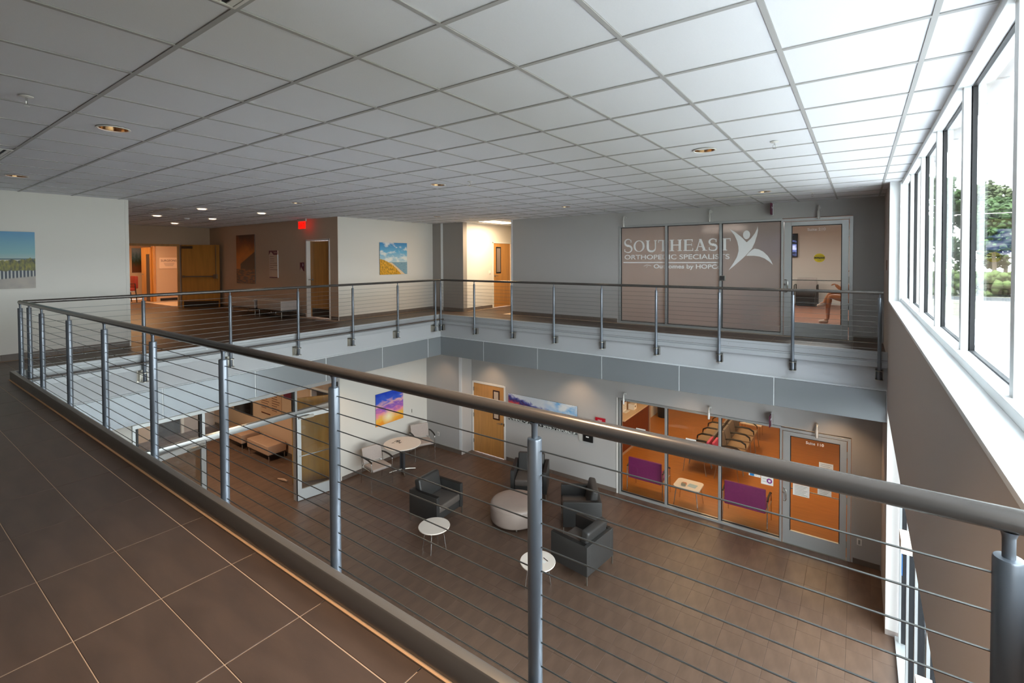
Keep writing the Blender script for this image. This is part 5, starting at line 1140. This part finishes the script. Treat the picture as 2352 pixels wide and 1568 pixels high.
me = bpy.data.meshes.new('screen'); me.from_pydata([(-.72, -.041, 0), (.45, -.041, 0), (.45, -.041, .7), (-.72, -.041, .7)], [], [(0,1,2,3)]); uvl = me.uv_layers.new(name='uv')
for i, c_ in enumerate(((0,0),(1,0),(1,1),(0,1))): uvl.data[i].uv = c_
p.n.links.new(e_, p.p.inputs['Emission Color']); p.p.inputs['Emission Strength'].default_value = .8; me.materials.append(p.done(e_)); o = bpy.data.objects.new('screen', me); COL.objects.link(o); o.location = (0, 0, .01); o.parent = ut
pk_ = thing('pink_partition', 'pink upholstered stool blurred behind the frosted glass', 'stool', (4.75, 10.3, 0)); MB().lathe([(0, 0), (.2, 0), (.22, .4), (.2, .9), (0, .92)], (4.72, 10.4, 0), 24).build('body', pink, pk_)

# ---------------- seated person (only legs and forearm show past the door frame)
def skin(name, chain, radii, m, parent, edges=None):
    me = bpy.data.meshes.new(name); n = len(chain)
    me.from_pydata(chain, edges or [(i, i+1) for i in range(n-1)], []); o = bpy.data.objects.new(name, me); COL.objects.link(o)
    sk_ = o.modifiers.new('skin', 'SKIN'); me.skin_vertices.new() if not me.skin_vertices else None
    for i, r0 in enumerate(radii): me.skin_vertices[0].data[i].radius = (r0, r0) if not isinstance(r0, tuple) else r0
    me.skin_vertices[0].data[0].use_root = True
    sb = o.modifiers.new('sub', 'SUBSURF'); sb.levels = 2; sb.render_levels = 2
    dg = bpy.context.evaluated_depsgraph_get(); m2 = bpy.data.meshes.new_from_object(o.evaluated_get(dg)); bpy.data.objects.remove(o)
    m2.materials.clear(); m2.materials.append(m); m2.shade_smooth()
    w = Vector(parent.location) if parent else Vector((0,0,0))
    for v in m2.vertices: v.co -= w
    q = bpy.data.objects.new(name, m2); COL.objects.link(q); q.parent = parent; return q
skin_m = mat('skin', '#c58a63', .55, var=.04, scale=10)
pr = thing('person', 'seated person with crossed bare legs and white shoes behind the upper glass door', 'person', (6.5, 12.05, 0))
Hx = 6.56
ch = [(Hx, 12.05, .56), (Hx-.02, 11.95, .56), (6.30, 11.96, .60), (6.10, 11.99, .63), (6.06, 12.02, .38), (6.055, 12.04, .10), (5.98, 12.04, .05),     # 0-6 right leg
      (Hx-.02, 12.15, .57), (6.32, 12.12, .68), (6.13, 12.06, .72), (6.03, 12.02, .56), (5.99, 11.99, .47), (5.90, 11.98, .44),                           # 7-12 crossed leg
      (Hx+.03, 12.05, .80), (Hx+.03, 12.05, 1.02), (Hx+.02, 12.05, 1.10), (Hx, 12.05, 1.22), (Hx-.01, 12.05, 1.30),                                      # 13-17 spine, neck, head
      (Hx+.02, 11.90, 1.02), (6.44, 11.84, .82), (6.29, 11.88, .815), (6.20, 11.95, .90),                                                              # 18-21 right arm
      (Hx+.02, 12.20, 1.02), (Hx-.03, 12.26, .80), (6.34, 12.2, .80), (6.24, 12.15, .80)]
ed = [(0,1),(1,2),(2,3),(3,4),(4,5),(5,6),(0,7),(7,8),(8,9),(9,10),(10,11),(11,12),(0,13),(13,14),(14,15),(15,16),(16,17),(14,18),(18,19),(19,20),(20,21),(14,22),(22,23),(23,24),(24,25)]
rd = [.13, .10, .085, .062, .052, .035, .03, .10, .085, .062, .052, .035, .03, .13, .12, .055, .095, .07, .055, .05, .044, .034, .055, .045, .036, .03]
skin('body', ch, rd, skin_m, pr, ed)
skin('shorts', [(Hx+.01, 12.05, .57), (Hx-.02, 11.95, .57), (6.42, 11.96, .60), (Hx-.02, 12.15, .58), (6.42, 12.12, .66), (Hx+.02, 12.05, .70)], [.15, .12, .11, .12, .11, .14], black_l, pr, [(0,1),(1,2),(0,3),(3,4),(0,5)])
skin('shirt', [(Hx+.03, 12.05, .70), (Hx+.03, 12.05, .88), (Hx+.03, 12.05, 1.03), (Hx+.02, 11.9, 1.02), (Hx-.02, 11.85, .88), (Hx+.02, 12.2, 1.02), (Hx-.02, 12.25, .88)], [.15, .145, .135, .075, .062, .075, .062], char_l, pr, [(0,1),(1,2),(2,3),(3,4),(2,5),(5,6)])
skin('hair', [(Hx+.03, 12.05, 1.26), (Hx+.02, 12.05, 1.33), (Hx+.06, 12.05, 1.20)], [.10, .085, .07], mat('brown_hair', '#3a261a', .6), pr, [(0,1),(0,2)])
shoe_m = mat('white_shoe', '#d9cfc6', .6)
skin('shoe', [(6.075, 12.04, .05), (6.0, 12.04, .045), (5.87, 12.04, .035)], [(.045, .05), (.042, .045), (.03, .028)], shoe_m, pr)
skin('shoe', [(6.02, 11.99, .46), (5.95, 11.98, .43), (5.84, 11.97, .40)], [(.045, .05), (.042, .045), (.03, .028)], shoe_m, pr)
for s_, (hx, hy, hz) in ((1, (6.19, 11.96, .91)), (-1, (6.23, 12.15, .80))):
    pass
for k in range(5):
    hx, hy, hz = 6.20, 11.96, .90; o_ = (k-2)*.017; L_ = [.05, .075, .082, .076, .06][k]
    skin('finger', [(hx+.015, hy+o_*.6, hz), (hx-L_*.45, hy+o_, hz+.012), (hx-L_*.8, hy+o_*1.1, hz-.005), (hx-L_, hy+o_*1.1, hz-.022)], [.012, .0095, .0085, .007], skin_m, pr)
for dy in (-.05, .05): MB().lathe([(0, -.012), (.012, 0), (0, .012)], (Hx-.085, 12.05+dy*.7, 1.235), 10).build('eye', black_p, pr)
MB().tube([(Hx-.09, 12.05, 1.23), (Hx-.118, 12.05, 1.195), (Hx-.095, 12.05, 1.185)], [.008, .015, .01], 8).build('nose', skin_m, pr)
ps = thing('visitor_chair', 'dark chair carrying the seated person behind the upper glass door', 'chair', (6.6, 12.05, 0))
bx('seat', black_l, (6.33, 11.76, .36), (6.82, 12.34, .44), ps, bevel=.02); bx('backrest', black_l, (6.78, 11.76, .44), (6.86, 12.34, .88), ps, bevel=.02)
for x in (6.36, 6.83):
    for y in (11.79, 12.31): MB().cyl((x, y, 0), (x, y, .37), .012, 8).build('leg', chrome, ps)

# ---------------- rear clinic chair seen through the double doors
rc = thing('red_armchair', 'red upholstered chair with dark arms beyond the double doors', 'chair', (-14.9, 4.9, 0))
redu = mat('red_upholstery', '#8a2a1c', .6)
MB().box((-15.2, 4.72, .42), (-14.7, 5.2, .52)).build('seat', redu, rc, smooth=50, bevel=.02); MB().box((-15.2, 5.16, .50), (-14.7, 5.26, .95)).build('backrest', redu, rc, smooth=50, bevel=.03)
for x in (-15.23, -14.67): MB().tube([(x, 4.74, 0), (x, 4.74, .64), (x, 4.85, .68), (x, 5.15, .68), (x, 5.2, .0)], .016, 8).build('arm_frame', black_l, rc)
bx('seat_rail', satin, (-15.2, 4.72, .38), (-14.7, 5.2, .42), rc)

# ---------------- outdoors
def struct_box(n, m, lo, hi, l): return struct(bx(n, m, lo, hi), l, 'ground')
struct_box('ground', mat('meadow', '#66685a', .9, var=.2, scale=.25, col2='#77776a'), (7.4, -80, G-.5), (260, 260, G-.25), 'pale meadow and lawn outside the windows')
struct_box('pavement', mat('concrete_paving', '#a3a6ab', .9, var=.08, scale=.6), (7.5, -60, G-.3), (16, 60, G-.2), 'pale concrete paving beside the building')
struct_box('road', mat('asphalt', '#3a3d3f', .9, var=.1, scale=2), (7.4, 84, G-.3), (200, 94, G-.19), 'grey road before the trees')
struct_box('kerb', mat('kerb_concrete', '#8a8a86', .9), (7.4, 83.4, G-.3), (200, 84, G-.05), 'pale kerb along the road')
leaf_ms = [mat('leaf_green', '#2c441a', .8, var=.35, scale=1.2, bump=.6, bscale=6), mat('leaf_olive', '#3a4526', .8, var=.3, scale=1.2, bump=.6, bscale=6), mat('leaf_deep', '#20381c', .8, var=.35, scale=1.2, bump=.6, bscale=6)]
bark = mat('bark', '#7d6f60', .9)
from mathutils import noise as mnoise
def crown_mesh(seed, m, w_, h_, n=1500):
    # many small leaf clumps spread through an uneven crown
    r_ = random.Random(seed); bm = bmesh.new()
    lobes = [(r_.uniform(-.55, .55)*w_, r_.uniform(-.55, .55)*w_, h_*r_.uniform(.12, .92), w_*r_.uniform(.32, .55)) for k in range(9)]
    for k in range(n):
        lx, ly_, lz, lr = lobes[k % 9]; d_ = Vector((r_.gauss(0, 1), r_.gauss(0, 1), r_.gauss(0, 1))).normalized()*lr*r_.uniform(.55, 1.08)
        bmesh.ops.create_icosphere(bm, subdivisions=1, radius=r_.uniform(.16, .46), matrix=Matrix.Translation((lx+d_.x, ly_+d_.y, lz+d_.z*.8)) @ Matrix.Rotation(r_.uniform(0, 3), 4, 'Z') @ Matrix.Scale(r_.uniform(.4, .8), 4, (0,0,1)))
    for v in bm.verts: v.co += mnoise.noise_vector(v.co*2.3)*.3
    me = bpy.data.meshes.new('crown'); bm.to_mesh(me); bm.free(); me.materials.append(m); return me
crowns = [crown_mesh(k, leaf_ms[k % 3], 4.6, 14 if k % 2 else 10) for k in range(4)]
tl_ = ['rounded green tree', 'olive green tree with open crown', 'deep green bushy tree', 'tall bright green tree']
r_ = random.Random(11)
for k in range(16):
    x = 8+k*3.9+r_.uniform(-.6, .6); y = 106+(k % 2)*11+r_.uniform(-1, 1)
    s_ = r_.uniform(.85, 1.25)
    t = thing('roadside_tree', tl_[k % 4]+' in the row beyond the road, number %d from the building' % (k+1), 'tree', (x, y, G-.25), 0, 'trees beyond the road')
    t['label'] = '%s seen through the ribbon window beyond the road' % tl_[k % 4]; t['group'] = tl_[k % 4]+'s beyond the road'
    MB().tube([(x, y, G-.25), (x+.2, y, G+4), (x-.1, y+.2, G+9)], [.35, .28, .15], 8).build('trunk', bark, t)
    o = inst('crown', crowns[k % 4], (0, 0, 3.0), t); o.scale = (s_, s_, s_*1.1); o.rotation_euler = (0, 0, r_.uniform(0, 6))
hm = mat('hedge_green', '#3a4a20', .9, var=.3, scale=.8)
hb = bmesh.new()
for k in range(1600):
    bmesh.ops.create_icosphere(hb, subdivisions=1, radius=r_.uniform(.25, .7), matrix=Matrix.Translation((8+k*.042, 98+r_.uniform(-2, 2), G+r_.uniform(0, 3.2))))
for v in hb.verts: v.co += mnoise.noise_vector(v.co*1.9)*.4
me = bpy.data.meshes.new('hedge'); hb.to_mesh(me); hb.free(); me.materials.append(hm); me.shade_smooth()
hd = bpy.data.objects.new('undergrowth', me); COL.objects.link(hd); tag(hd, 'low green undergrowth in front of the trees beyond the road', 'bushes'); hd['kind'] = 'stuff'
